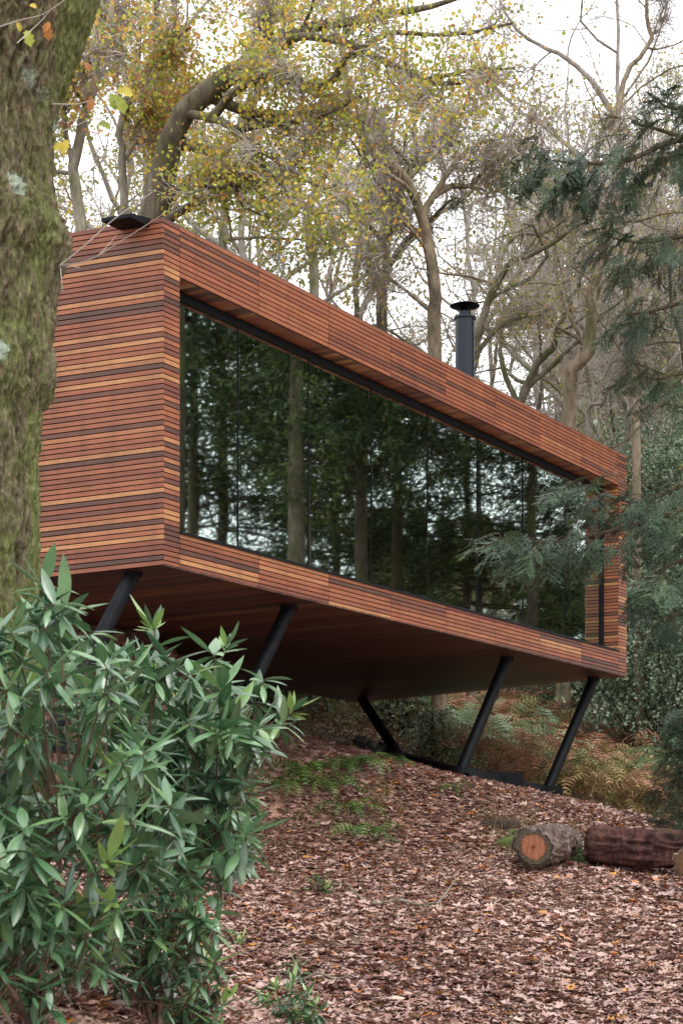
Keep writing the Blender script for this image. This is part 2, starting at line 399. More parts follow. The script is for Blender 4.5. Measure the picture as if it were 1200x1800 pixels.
# underside: boards running front to back; the rear far corner sits lower
def under(s, t): return front(s, t, ZB-.172*(t/WID)*(s/LEN))
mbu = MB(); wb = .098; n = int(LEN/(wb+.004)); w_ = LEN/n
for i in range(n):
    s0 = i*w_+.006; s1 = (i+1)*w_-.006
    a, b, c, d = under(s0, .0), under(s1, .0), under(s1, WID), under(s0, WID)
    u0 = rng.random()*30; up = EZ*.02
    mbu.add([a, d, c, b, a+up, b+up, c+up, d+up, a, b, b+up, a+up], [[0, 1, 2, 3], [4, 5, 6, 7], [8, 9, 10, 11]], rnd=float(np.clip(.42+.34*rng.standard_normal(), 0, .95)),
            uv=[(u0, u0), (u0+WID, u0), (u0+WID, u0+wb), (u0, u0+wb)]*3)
cb(mbu, 'underside', WOOD_UNDER_SHADED)
mbk = MB(); a, b, c, d = (under(.04, .05)+EZ*.10, under(LEN-.04, .05)+EZ*.10, under(LEN-.04, WID-.05)+EZ*.10, under(.04, WID-.05)+EZ*.10)
mbk.add([a, d, c, b, a+EZ*.1, b+EZ*.1, c+EZ*.1, d+EZ*.1], [[0, 1, 2, 3], [4, 5, 6, 7], [0, 3, 5, 4], [1, 7, 6, 2]]); cb(mbk, 'floor_deck', BACK)
# roof
mbr = MB(); a, b, c, d = front(.03, .03, ZT-.02), front(LEN-.03, .03, ZT-.02), front(LEN-.03, WID, ZT+.24), front(.03, WID, ZT+.24)
mbr.add([a, b, c, d, a-EZ*.12, b-EZ*.12, c-EZ*.12, d-EZ*.12], [[0, 1, 2, 3], [7, 6, 5, 4], [0, 4, 5, 1], [1, 5, 6, 2], [2, 6, 7, 3], [3, 7, 4, 0]])
roof = cb(mbr, 'roof', ROOFM)
mbr = MB(); mbr.box(front(.012, .006, ZT+.003), FD*(LEN-.02), UD*.08, EZ*.008); cb(mbr, 'edge_trim', ROOFM)
# window opening: soffit boards, reveal, black head, sill flashing
mbo = MB(); so0, so1 = POST+.002, LEN-.302; n = int((so1-so0)/.1); w_ = (so1-so0)/n
for i in range(n):
    mbo.box(front(so0+i*w_+.002, TH+.002, zfas-.0), FD*(w_-.004), UD*(REC+.10-TH), EZ*.012, rnd=pick(), u0=rng.random()*30)
cb(mbo, 'window_soffit', WOOD)
mbo = MB(); mb2 = MB()
nrow = 67-17
for i in range(nrow):
    z = zsil+i*PITCH+(PITCH-SL)
    mbo.box(front(LEN-.30+.0, .006, z), UD*(REC), EZ*SL, FD*.02, rnd=pick(), u0=rng.random()*30)
    mb2.box(front(POST-.02, TH+.004, z), UD*(REC-.02), EZ*SL, FD*.018, rnd=pick(), u0=rng.random()*30)
cb(mbo, 'window_reveal', WOOD); cb(mb2, 'window_reveal', WOOD)
window = MB(); gz0, gz1 = zsil+.045, zfas-.085
window.box(front(so0, REC+.0, gz1), FD*(so1-so0), UD*.10, EZ*(zfas-gz1-.004))
window.box(front(so0, REC-.0, zsil+.016), FD*(so1-so0), UD*.10, EZ*(gz0-zsil-.016))
window.box(front(so0, REC, gz0+.001), FD*.03, UD*.08, EZ*(gz1-gz0-.002)); window.box(front(so1-.03, REC, gz0+.001), FD*.03, UD*.08, EZ*(gz1-gz0-.002))
win = cb(window, 'window', BLACK)
for i in range(8):
    a, b = joints[i]+(.031 if i == 0 else .010), joints[i+1]-(.031 if i == 7 else .010)
    g = MB(); w1, w2, w3_ = rng.normal(0, .0022, 3); pv = np.array([front(a, REC+.034+w1, gz0+.001), front(b, REC+.034-w1, gz0+.001), front(b, REC+.034+w2, gz1-.001), front(a, REC+.034+w2+2*w1, gz1-.001)]); pv[3] = pv[0]+pv[2]-pv[1]+np.array([0, 0, 0]); pb = pv+UD*.012; g.add(np.vstack([pv, pb]), [[0, 1, 2, 3], [7, 6, 5, 4], [0, 4, 5, 1], [1, 5, 6, 2], [2, 6, 7, 3], [3, 7, 4, 0]]); cb(g, 'pane', GLASS, win)
    if i:
        g = MB(); g.box(front(joints[i]-.005, REC+.026, gz0+.001), FD*.010, UD*.03, EZ*(gz1-gz0-.002)); cb(g, 'mullion', BLACK, win)
fl = MB(); fl.box(front(so0+.002, -.004, zsil+.003), FD*(so1-so0-.0), UD*(REC+.02), EZ*.012); fl.box(front(so0+.002, -.018, zsil-.004), FD*(so1-so0), UD*.012, EZ*.028)
cb(fl, 'window_sill', BLACK)
# interior shell
it = MB()
it.box(front(.06, .36, ZB+.34), FD*(LEN-.12), UD*(WID-.45), EZ*.03)
it.box(front(.06, WID-.12, ZB+.38), FD*(LEN-.12), UD*.05, EZ*(2.9)); it.box(front(.06, .36, zfas+.05), FD*(LEN-.12), UD*(WID-.5), EZ*.03)
it.box(front(.06, .36, ZB+.38), FD*.03, UD*(WID-.5), EZ*2.5); it.box(front(LEN-.1, .36, ZB+.38), FD*.03, UD*(WID-.5), EZ*2.5)
it.box(front(5.6, 2.2, ZB+.38), FD*.12, UD*(WID-2.4), EZ*2.44)
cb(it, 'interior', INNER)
# legs and ground beams
def leg(top, foot, r=.078):
    top = np.array(top); foot = np.array(foot)
    g = MB(); Pt = np.array([[foot, foot*.5+top*.5, top]]); g.tubes(Pt, np.full((1, 3), r), 20, rnd=.5, cap=True)
    l_ = cb(g, 'leg', BLACK, smooth=True)
    e = MB(); e.tubes(np.array([[foot-EZ*.05, foot+EZ*.03]]), np.full((1, 2), r*1.75), 16, rnd=.5, cap=True); cb(e, 'foot_plate', BLACK, l_)
    e = MB(); e.tubes(np.array([[top-EZ*.02+nrm(foot-top)*.01, top+EZ*.03]]), np.full((1, 2), r*1.25), 16, rnd=.5, cap=True); cb(e, 'head_plate', BLACK, l_)
off = np.array([-.70, -.62, -1.62])
feet = []
for top, foot in (((-2.08, 17.98, 2.97), None), ((-.589, 20.23, 2.96), None), ((2.31, 25.13, 2.95), (1.63, 24.5, 1.36)), ((3.88, 27.66, 2.93), (3.09, 27.0, 1.20)), ((.33, 29.8, 2.84), (.83, 26.3, 1.68))):
    if foot is None: foot = np.array(top)+off*1.08
    leg(top, foot); feet.append(np.array(foot, float))
def beam(a, b, w=.13, h=.12):
    a = np.array(a, float); b = np.array(b, float); d = nrm(b-a); sd = nrm(np.cross(d, EZ)); upv = np.cross(sd, d)
    g = MB(); g.box(a-sd*w/2-upv*h*.7, b-a, sd*w, upv*h); cb(g, 'ground_beam', BLACK)
beam(feet[4], feet[2]); beam(feet[2]+nrm(feet[3]-feet[2])*.1, feet[3]); beam(feet[0], feet[1])
g = MB(); q = feet[3]; g.box(q-np.array([.13, .17, .2]), (.34, 0, 0), (0, .3, 0), (0, 0, .25)); cb(g, 'footing', BLACK)
g = MB(); q = feet[2]*.45+feet[3]*.55+np.array([-.14, -.12, 0]); g.box(q-np.array([.32, .15, .12]), (.62, .0, -.03), (0, .3, 0), (0, 0, .26)); cb(g, 'footing', BLACK)
# flue
fx, fy = 1.68, 24.5
def lathe(mbb, prof, c, k=40):
    prof = np.array(prof, float); th = np.arange(k)*2*np.pi/k; n = len(prof)
    V = np.stack([c[0]+prof[:, :1]*np.cos(th), c[1]+prof[:, :1]*np.sin(th), np.broadcast_to(prof[:, 1:], (n, k))], -1)
    r = (np.arange(n-1)*k)[:, None]; j = np.arange(k)[None]; j2 = (j+1) % k
    mbb.add(V.reshape(-1, 3), np.stack([r+j, r+j2, r+k+j2, r+k+j], -1).reshape(-1, 4))
g = MB(); lathe(g, [(.0, 6.35), (.132, 6.35), (.132, 7.50), (.152, 7.505), (.152, 7.53), (.14, 7.535), (.085, 7.54), (.085, 7.60), (.075, 7.60), (.075, 7.4)], (fx, fy)); fl_ = cb(g, 'flue', FLUE, roof, smooth=False)
g = MB(); lathe(g, [(.0, 7.725), (.10, 7.715), (.205, 7.688), (.205, 7.682), (.15, 7.668), (0.05, 7.64), (0, 7.64)], (fx, fy)); 
for k in range(4):
    a = k*1.571+.6; d = np.array([math.cos(a), math.sin(a), 0]); c0 = np.array([fx, fy, 7.58])+d*.078
    g.box(c0-np.cross(d, EZ)*.009, np.cross(d, EZ)*.018, d*.004, EZ*.10)
cb(g, 'flue_cap', BLACK, roof, smooth=False)
g = MB(); lathe(g, [(0, 6.30), (.025, 6.30), (.025, 6.52), (.0, 6.53)], front(LEN-.06, .25, 0)[:2], 12); cb(g, 'roof_vent', BLACK)
# angular floodlight on the end wall, just under the roof edge
g = MB(); k0 = P(194, 397, 18.0); 
L0, L1 = 17.72, 17.98
A = P(232, 384, 17.9); 
top = [P(196, 391, 17.75), P(259, 392, 17.25), P(259, 387, 17.70), P(228, 381, 17.9)]
bot = [P(199, 394, 17.72), P(258, 401, 17.22), P(258, 399, 17.68), P(230, 405, 17.6)]
c_ = P1+UD*.30+EZ*(ZT+.00); o_ = -FD
# wedge body: long thin hood with sloping underside
w0 = c_-UD*.14; 
V = [w0+o_*-.02+EZ*.03, w0+UD*.36+o_*-.02+EZ*.05, w0+UD*.36+o_*.30+EZ*.0, w0+o_*.30-EZ*.02,
     w0+o_*-.02-EZ*.06, w0+UD*.36+o_*-.02-EZ*.03, w0+UD*.36+o_*.30-EZ*.035, w0+o_*.30-EZ*.055]
g.add(V, [[0, 1, 2, 3], [7, 6, 5, 4], [0, 3, 7, 4], [1, 5, 6, 2], [3, 2, 6, 7], [0, 4, 5, 1]])
cb(g, 'wall_lamp', BLACK)

# armchair inside
ac = front(.47, .80, ZB+.371)
arm = thing('armchair', 'pale rounded armchair with its back to the glass at the near end of the cabin', 'armchair', ac)
def sph(mbb, c, rx, ry, rz, p=2.4, ax=(1, 0, 0), n=24):
    th = np.linspace(0, 2*np.pi, n+1)[:-1]; ph = np.linspace(-np.pi/2, np.pi/2, n//2+1)
    sg = lambda v, e: np.sign(v)*np.abs(v)**e
    e = 2/p
    T, H = np.meshgrid(th, ph)
    x = rx*sg(np.cos(H), e)*sg(np.cos(T), e); y = ry*sg(np.cos(H), e)*sg(np.sin(T), e); z = rz*sg(np.sin(H), e)
    ax = nrm(ax); ay = np.array([-ax[1], ax[0], 0])
    V = np.asarray(c)+x[..., None]*ax+y[..., None]*ay+z[..., None]*EZ
    m_, k = T.shape; r = (np.arange(m_-1)*k)[:, None]; j = np.arange(k)[None]; j2 = (j+1) % k
    mbb.add(V.reshape(-1, 3), np.stack([r+j, r+j2, r+k+j2, r+k+j], -1).reshape(-1, 4))
def lp(name, mbb, par, mat, sm=True):
    o = mbb.build(name, mat, None, sm, org=None); o.parent = par; return o
g = MB(); sph(g, (0, 0, .30), .34, .34, .12, 4, UD); lp('seat', g, arm, FABRIC)
g = MB(); sph(g, UD*-.27+EZ*.36, .13, .38, .34, 2.4, UD, 40); lp('backrest', g, arm, FABRIC)
for sgn in (-1, 1):
    g = MB(); sph(g, FD*sgn*.33+EZ*.34, .34, .07, .18, 3, UD); lp('armrest', g, arm, FABRIC)
for a in (-1, 1):
    for b in (-1, 1):
        g = MB(); g.tubes([[UD*.26*a+FD*.26*b+EZ*.002, UD*.23*a+FD*.23*b+EZ*.22]], [[.015, .02]], 8, cap=True); lp('leg', g, arm, BLACK)

# ------------------------------------------------------------------ branching
def catmull(pts, n):
    p = np.asarray(pts, float); p = np.vstack([2*p[0]-p[1], p, 2*p[-1]-p[-2]])
    t = np.linspace(0, len(p)-3-1e-6, n); i = t.astype(int); f = (t-i)[:, None]
    a, b, c, d = p[i], p[i+1], p[i+2], p[i+3]
    return .5*((2*b)+(-a+c)*f+(2*a-5*b+4*c-d)*f*f+(-a+3*b-3*c+d)*f**3)

def walk(P0, D0, L, n, wig, up):
    m_ = len(P0); pts = [P0]; d = nrm(D0); st = (L/(n-1))[:, None]; mom = np.zeros((m_, 3))
    for i in range(n-1):
        mom = .35*mom+rng.standard_normal((m_, 3))
        d = nrm(d+wig*mom+np.array([0, 0, up])); pts.append(pts[-1]+d*st)
    return np.stack(pts, 1)

def spawn(Pt, Ra, c, t0, ang, ratio, n, wig, up, rr=.6, minL=.0, t1=1.0, L=None):
    """c children on each of the m parent tubes"""
    m_, k, _ = Pt.shape
    t = (t0+(t1-t0)*(np.arange(c)[None, :]+rng.random((m_, c)))/c)*(k-1)
    i = np.clip(t.astype(int), 0, k-2); f = (t-i)[..., None]
    r_ = np.arange(m_)[:, None]
    p = Pt[r_, i]*(1-f)+Pt[r_, i+1]*f; T = nrm(Pt[r_, i+1]-Pt[r_, i])
    rad = Ra[r_, i]*(1-f[..., 0])+Ra[r_, i+1]*f[..., 0]
    X = rng.standard_normal((m_, c, 3)); X = nrm(X-(X*T).sum(-1, keepdims=True)*T)
    a = ang*(.6+.8*rng.random((m_, c, 1)))
    D = np.cos(a)*T+np.sin(a)*X
    pl = np.linalg.norm(np.diff(Pt, axis=1), axis=2).sum(1)[:, None]
    Ln = (pl if L is None else np.full((m_, 1), L))*ratio*(1-.45*(t/(k-1)))*(.6+.7*rng.random((m_, c)))
    Ln = np.maximum(Ln, minL).ravel()
    Q = walk(p.reshape(-1, 3), D.reshape(-1, 3), Ln, n, wig, up)
    r0 = (rad*rr*(.7+.5*rng.random((m_, c)))).ravel()
    return Q, r0[:, None]*np.linspace(1, .30, n)[None, :]

def leaves(mbb, ctr, size, per, spread, droop=.3, rlo=0., rhi=1., pinch=.5):
    """small folded leaves scattered around twig points; rlo/rhi choose the colours"""
    N = len(ctr)*per
    c = np.repeat(ctr, per, 0)+spread*rng.standard_normal((N, 3))
    s = size*(.6+.7*rng.random(N))[:, None, None]
    a = nrm(rng.standard_normal((N, 3))-np.array([0, 0, droop])); b = nrm(np.cross(a, rng.standard_normal((N, 3)))); nn = np.cross(a, b)
    sh = np.array([[0, 0, 0], [.38, .30, .10], [.42, .68, .08], [0, 1, -.05], [-.42, .68, .08], [-.38, .30, .10]])
    V = c[:, None]+s*(sh[None, :, :1]*b[:, None]*pinch*2+sh[None, :, 1:2]*a[:, None]+sh[None, :, 2:]*nn[:, None])
    base = 6*np.arange(N)[:, None, None]
    Q = np.array([[0, 1, 2, 3], [0, 3, 4, 5]])[None]+base
    cl = np.repeat(rlo+(rhi-rlo)*rng.random(len(ctr)), per)
    mbb.add(V.reshape(-1, 3), Q.reshape(-1, 4), rnd=np.repeat(np.clip(cl+.12*rng.standard_normal(N), 0, 1), 6))

def pts_of(Pt, lo=1):
    return Pt[:, lo:].reshape(-1, 3)

def thick(mbb, Pt, Ra, k):
    """tubes with a little lumpiness"""
    mbb.tubes(Pt, Ra*(1+.12*(rng.random(Ra.shape)-.5)), k)

def bare_tree(name, label, loc, limbs, barkm, lv=((9, .45, 9, .30, .03, .7), (7, .5, 7, .30, .02, .8), (6, .55, 5, .3, .01, .9)), fine=5, fineL=.5,
              leaf=None, leafn=0, leafs=.06, group=None, cat='tree', lr=(0, 1), twigr=.0035, spread=.12, k0=10):
    """limbs: list of (points (n,3) relative to loc, radius at start, radius at end)"""
    t = thing(name, label, cat, loc, group)
    n = 22
    Pt = []; Ra = []
    for pts, r0, r1 in limbs:
        c = catmull(pts, n); L = np.linalg.norm(np.diff(c, axis=0), axis=1).sum()
        wob = np.cumsum(rng.standard_normal((n, 3)), 0); wob -= np.linspace(0, 1, n)[:, None]*wob[-1]
        c = c+wob*L*.0045
        if Pt:       # seat the limb on the nearest earlier one
            prev_ = np.concatenate(Pt); dd = prev_-c[0]; k_ = np.argmin((dd**2).sum(1))
            if np.linalg.norm(dd[k_]) < 1.6: c = c+dd[k_]*((1-np.linspace(0, 1, n))**2)[:, None]
        Pt.append(c); Ra.append(r0+(r1-r0)*np.linspace(0, 1, n)**.85)
    Pt = np.array(Pt); Ra = np.array(Ra)
    mt = MB(); thick(mt, Pt, Ra, k0); mt.build('trunk', barkm, t, True)
    mc = MB(); mw = MB(); p_, r_ = Pt, Ra
    for i, (c, ratio, nn, wig, up, rr) in enumerate(lv):
        p_, r_ = spawn(p_, r_, c, .30 if i == 0 else .15, .95, ratio, nn, wig, up, rr)
        r_ = np.maximum(r_, twigr*1.3)
        thick(mc if i < 2 else mw, p_, r_, 6 if i == 0 else (4 if i == 1 else 3))
        if i == len(lv)-2: mid = p_
    q, s_ = spawn(p_, r_, fine, .05, .8, 1., 4, .28, .02, .7, L=fineL)
    mw.tubes(q, np.maximum(s_, twigr), 3)
    mc.build('crown', barkm, t, True); mw.build('twigs', BARK_GREY if barkm is BARK_DARK else TWIG, t)
    if leaf is not None and leafn > 0:
        tips = pts_of(q, 1); wp = tips+np.array(loc); cl_ = fbm(wp*.85, 3, 123)+.05*rng.standard_normal(len(tips)); tips = tips[cl_ > -.08]; sel = tips[rng.permutation(len(tips))[:leafn]]
        ml = MB(); leaves(ml, sel, leafs, 3, spread, rlo=lr[0], rhi=lr[1]); ml.build('foliage', leaf, t)
    return t

def gz(x, y): return float(ground(np.array([x]), np.array([y]))[0])

# ------------------------------------------------------------------ mossy oak trunk in the foreground
TY = 8.8; TX = P(-92, 0, TY)[0]; tb = gz(TX, TY)
big = thing('mossy_tree_trunk', 'massive moss and lichen covered tree trunk at the left edge of the picture', 'tree', (TX, TY, tb))
nz_, na_ = 860, 660
zz = np.linspace(-.25, 7.2, nz_); th = np.concatenate([np.linspace(-2.1, .6, 520, endpoint=False), np.linspace(.6, 2*np.pi-2.1, 140, endpoint=False)])
ZZ, TT = np.meshgrid(zz, th, indexing='ij')
ztop = (HY-np.array([-700, -300, 0, 60, 130, 200, 250, 300, 350, 385, 410, 440, 480, 540, 600, 650, 680, 720, 800, 1000, 1100, 1200, 1500, 1700, 1900]))/F*TY-tb
xed = np.array([330, 250, 168, 146, 119, 98, 90, 88, 92, 104, 118, 114, 98, 90, 86, 92, 90, 74, 70, 70, 68, 76, 84, 110, 190])
redge = (xed+92)/F*TY
r0 = np.interp(ZZ, ztop[::-1], redge[::-1])
rb = np.interp(ZZ, [-.3, 0, .6, 2, 7.2], [.60, .52, .45, .43, .44])
wgt = ss(-.1, .75, np.cos(TT))
r = rb*(1-wgt)+r0*wgt
px = np.stack([np.cos(TT)*r, np.sin(TT)*r, ZZ], -1)
def ridg(p, seed): return 1-np.abs(2*vnoise(p, seed)-1)
q = px*np.array([26, 26, 4.2]); q = q+.9*fbm(px*np.array([5, 5, 2.5]), 3, 3)[..., None]
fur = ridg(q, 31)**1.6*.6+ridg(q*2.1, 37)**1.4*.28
fine_ = fbm(px*np.array([70, 70, 34]), 3, 41)
lump = fbm(px*np.array([3.2, 3.2, 2.0]), 3, 51)
mossm = ss(-.06, .12, fbm(px*np.array([2.6, 2.6, .9]), 4, 61)+.10*np.cos(TT-.3))
disp = .072*fur*(1-.45*mossm)+.034*fine_+.05*lump*(1-.6*wgt)+.012*mossm*fbm(px*np.array([110, 110, 40]), 2, 71)
burr = np.exp(-((ZZ-np.interp(410, [0, 1800], [HY/F*TY-tb, (HY-1800)/F*TY-tb]))/.16)**2)*ss(.2, .9, np.cos(TT))
disp += burr*.035*fbm(px*np.array([24, 24, 24]), 3, 81)
px = px+np.stack([np.cos(TT), np.sin(TT), 0*TT], -1)*(disp-.036)[..., None]
i_ = (np.arange(nz_-1)*na_)[:, None]; j = np.arange(na_)[None]; j2 = (j+1) % na_
g = MB(); g.add(px.reshape(-1, 3), np.stack([i_+j, i_+j2, i_+na_+j2, i_+na_+j], -1).reshape(-1, 4), rnd=np.clip(fur*1.1, 0, 1).ravel(), uv=np.stack([mossm.ravel(), ZZ.ravel()], -1))
m = Mat('mossy_bark'); v = m.coord('Object', (1, 1, .35)); n1 = m.noise(v, 48, 8, .78)
bark = m.ramp(n1, [(.30, srgb(40, 33, 27)), (.45, srgb(84, 72, 58)), (.58, srgb(126, 114, 94)), (.75, srgb(164, 156, 138))])
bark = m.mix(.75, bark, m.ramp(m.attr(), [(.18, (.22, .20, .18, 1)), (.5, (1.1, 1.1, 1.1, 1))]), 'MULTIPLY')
tcn = m.n('ShaderNodeTexCoord'); sxx = m.n('ShaderNodeSeparateXYZ'); m.l(tcn.outputs['UV'], sxx.inputs[0])
n2 = m.noise(m.coord('Object', (1, 1, .45)), 24, 8, .8)
ad = m.n('ShaderNodeMath', _operation='MULTIPLY_ADD'); m.l(sxx.outputs['X'], ad.inputs[0]); ad.inputs[1].default_value = .16; m.l(n2, ad.inputs[2])
mcol = m.ramp(m.noise(m.coord('Object', (1, 1, .5)), 40, 4, .7), [(.3, srgb(52, 60, 30)), (.5, srgb(98, 106, 58)), (.7, srgb(144, 148, 102))])
col = m.mix(m.ramp(ad.outputs[0], [(.46, (0, 0, 0, 1)), (.64, (.92, .92, .92, 1))]), bark, mcol)
n3 = m.noise(m.coord('Object'), 3.1, 6, .75)
col = m.mix(m.ramp(n3, [(.66, (0, 0, 0, 1)), (.70, (.8, .8, .8, 1))]), col, srgb(158, 168, 150))
# two round lichen colonies
for cx_, cy_, rr_ in ((25, 318, .050), (42, 112, .045), (62, 122, .03), (8, 612, .03)):
    a_ = math.acos(np.clip((P(cx_, cy_, TY-.35)[0]-TX)/.52, -1, 1)); lc = (math.cos(a_)*.5, -math.sin(a_)*.5, (HY-cy_)/F*(TY-.4)-tb)
    sb = m.n('ShaderNodeVectorMath', _operation='DISTANCE'); tq = m.n('ShaderNodeTexCoord'); m.l(tq.outputs['Object'], sb.inputs[0]); sb.inputs[1].default_value = lc
    dd = m.n('ShaderNodeMath', _operation='MULTIPLY_ADD'); m.l(m.noise(m.coord('Object'), 42, 4, .8), dd.inputs[0]); dd.inputs[1].default_value = .13; m.l(sb.outputs['Value'], dd.inputs[2])
    mpr = m.n('ShaderNodeMapRange'); m.l(dd.outputs[0], mpr.inputs['Value']); mpr.inputs['From Min'].default_value = rr_+.088; mpr.inputs['From Max'].default_value = rr_+.066; mpr.inputs['To Min'].default_value = 0; mpr.inputs['To Max'].default_value = .85
    col = m.mix(mpr.outputs[0], col, srgb(168, 182, 166))
m.base(col); m.rough(.92); m.spec(.15); m.bump(n1, 1.0, .016); MOSSY = m.m
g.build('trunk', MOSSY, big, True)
# dead twigs and a leafy sprig on the trunk
def rel(pts, loc): return np.array(pts)-np.array(loc)
TL = (TX, TY, tb)
g = MB()
for pts, r_0 in (([P(104, 467, 8.75), P(150, 430, 8.72), P(200, 385, 8.7), P(268, 337, 8.7)], .0045), ([P(104, 467, 8.75), P(160, 455, 8.6), P(210, 425, 8.5), P(262, 392, 8.4), P(312, 358, 8.3)], .0032),
                 ([P(104, 467, 8.75), P(125, 468, 8.7), P(141, 470, 8.7)], .004), ([P(106, 468, 8.75), P(108, 490, 8.7), P(110, 512, 8.7)], .0028), ([P(170, 452, 8.58), P(195, 425, 8.6), P(205, 412, 8.6)], .002)):
    c = catmull(rel(pts, TL), 14); g.tubes(c[None], (np.linspace(1, .35, 14)*r_0)[None], 6)
g.build('dead_twig', TWIG, big)
g = MB(); gl_ = MB(); sp = []
for pts, r_0 in (([P(-40, 60, 8.1), P(30, 36, 8.1), P(75, 24, 8.1), P(118, -4, 8.1)], .003), ([P(30, 75, 8.05), P(70, 38, 8.1), P(90, 15, 8.1)], .0025),
                 ([P(92, 182, 8.6), P(135, 182, 8.6), P(170, 172, 8.6), P(205, 160, 8.6)], .0028), ([P(92, 236, 8.6), P(130, 222, 8.6), P(165, 207, 8.6), P(185, 214, 8.6)], .0022), ([P(150, 88, 8.6), P(180, 82, 8.6), P(215, 60, 8.6)], .002)):
    c = catmull(rel(pts, TL), 14); g = MB(); g.tubes(c[None], (np.linspace(1, .4, 14)*r_0)[None], 5); g.build('leafy_twig', TWIG, big)
def bigleaf(mbb, c, L, d, up, col, fold=.25):
    d = nrm(d); sd = nrm(np.cross(d, up)); nn = np.cross(sd, d)
    out = np.array([[0, 0], [.10, .10], [.26, .18], [.18, .32], [.36, .46], [.24, .58], [.34, .74], [.14, .86], [0, 1], [-.14, .86], [-.34, .74], [-.24, .58], [-.36, .46], [-.18, .32], [-.26, .18], [-.10, .10]])
    V = [c+L*(o[0]*sd+o[1]*d+(fold*abs(o[0])-.3*o[1]**2)*nn) for o in out]+[c+L*(.5*d-.07*nn)]
    mbb.add(V, tris=[[k, (k+1) % 16, 16] for k in range(16)], rnd=col)
for (x, y, Y, L, dx, dz, cl) in ((30, 38, 8.1, .04, .3, -.6, .55), (46, 52, 8.1, .075, .35, -1, .3), (82, 40, 8.1, .07, .1, -.8, .9), (88, 38, 8.1, .05, -.5, -.7, .9), (64, 14, 8.1, .04, -.5, .5, .6), (162, 172, 8.6, .06, -.2, -1, .97), (195, 163, 8.6, .085, .3, -.9, .12), (205, 160, 8.6, .085, 1, .1, .5), (204, 168, 8.6, .09, .6, -1, .15), (172, 216, 8.6, .065, 1, -.15, .1),
                                 (150, 108, 8.6, .05, .4, -.7, .95), (120, 245, 8.5, .07, -.3, -.6, .55), (108, 250, 8.5, .05, -.3, -.3, .5)):
    bigleaf(gl_, np.array(P(x, y, Y))-np.array(TL), L, np.array([dx, rng.random()*.6-.3, dz]), np.array([.2, -1, .3]), cl)
gl_.build('foliage', OAKLEAF, big)

# ------------------------------------------------------------------ rhododendrons
def inpoly(px_, py_, poly):
    poly = np.array(poly, float); ins = np.zeros(len(px_), bool); j = len(poly)-1
    for i in range(len(poly)):
        xi, yi = poly[i]; xj, yj = poly[j]
        c = ((yi > py_) != (yj > py_)) & (px_ < (xj-xi)*(py_-yi)/(yj-yi+1e-9)+xi); ins ^= c; j = i
    return ins
def sample_poly(poly, n):
    poly = np.array(poly, float); lo, hi = poly.min(0), poly.max(0); X = []; Y = []
    while len(X) < n:
        a = lo+(hi-lo)*rng.random((n*3, 2)); k = inpoly(a[:, 0], a[:, 1], poly); X += list(a[k, 0]); Y += list(a[k, 1])
    return np.array(X[:n]), np.array(Y[:n])

def whorls(mbb, c, ax, L, young, perw=(8, 12), droopf=None):
    """rosettes of long leaves at shoot tips"""
    if len(c) == 0: return
    N = 0; cs = []; D = []; PI = []; BE = []; LL = []; RN = []
    for i in range(len(c)):
        n = rng.integers(*perw); a = nrm(ax[i]); u = nrm(np.cross(a, rng.standard_normal(3))); v_ = np.cross(a, u)
        yo = young[i]; ph0 = rng.random()*6.28; base = rng.random()*.55+.05
        for k in range(n):
            ph = ph0+k*2.399+rng.normal()*.15; e = (k/n)
            el = (.85-1.5*e+rng.normal()*.2) if not yo else (1.15-.7*e+rng.normal()*.12)
            d = (u*np.cos(ph)+v_*np.sin(ph))*np.cos(el)+a*np.sin(el)
            cs.append(c[i]-a*.012*k/n*3); D.append(d); BE.append((.35+.9*e+rng.normal()*.2)*(.35 if yo else 1)); LL.append(L[i]*(.75+.35*rng.random())*(.62 if yo and k > n*.0 else 1)*(.75+.25*np.sin(np.pi*min(1, e+.35))))
            RN.append(np.clip((.88+.1*rng.random()) if (yo and rng.random() < .8) else min(.80, base+.18*rng.normal()), 0, 1))
    cs = np.array(cs); D = nrm(np.array(D)); BE = np.array(BE); LL = np.array(LL); RN = np.array(RN); N = len(cs)
    dn = np.array([0, 0, -1.]); side = nrm(np.cross(D, dn)+1e-5*rng.standard_normal((N, 3))); nn = np.cross(side, D)
    roll = rng.normal(0, .35, N)[:, None]; side, nn = side*np.cos(roll)+nn*np.sin(roll), nn*np.cos(roll)-side*np.sin(roll)
    K = 7; pts = [cs]; d = D.copy(); 
    T = [d]
    for k in range(1, K):
        d = nrm(d+dn[None]*(BE/(K-1)*1.25)[:, None]); pts.append(pts[-1]+d*(LL/(K-1))[:, None]); T.append(d)
    w_ = np.array([.05, .55, .90, 1., .86, .52, .02])*.136
    V = []; UVs = []
    for k in range(K):
        n2_ = nrm(np.cross(side, T[k])); fold = .30*w_[k]
        for sgn in (-1, 0, 1):
            V.append(pts[k]+side*(sgn*w_[k]*LL)[:, None]+n2_*((fold if sgn else 0)*LL)[:, None])
            UVs.append(np.stack([np.full(N, k/(K-1)), np.full(N, float(sgn))], -1))
    V = np.stack(V, 1); UVs = np.stack(UVs, 1)
    Q = []
    for k in range(K-1):
        for s_ in (0, 1): Q.append([3*k+s_, 3*k+s_+1, 3*k+s_+4, 3*k+s_+3])
    Q = (np.array(Q)[None]+21*np.arange(N)[:, None, None]).reshape(-1, 4)
    mbb.add(V.reshape(-1, 3), Q, rnd=np.repeat(RN, 21), uv=UVs.reshape(-1, 2))

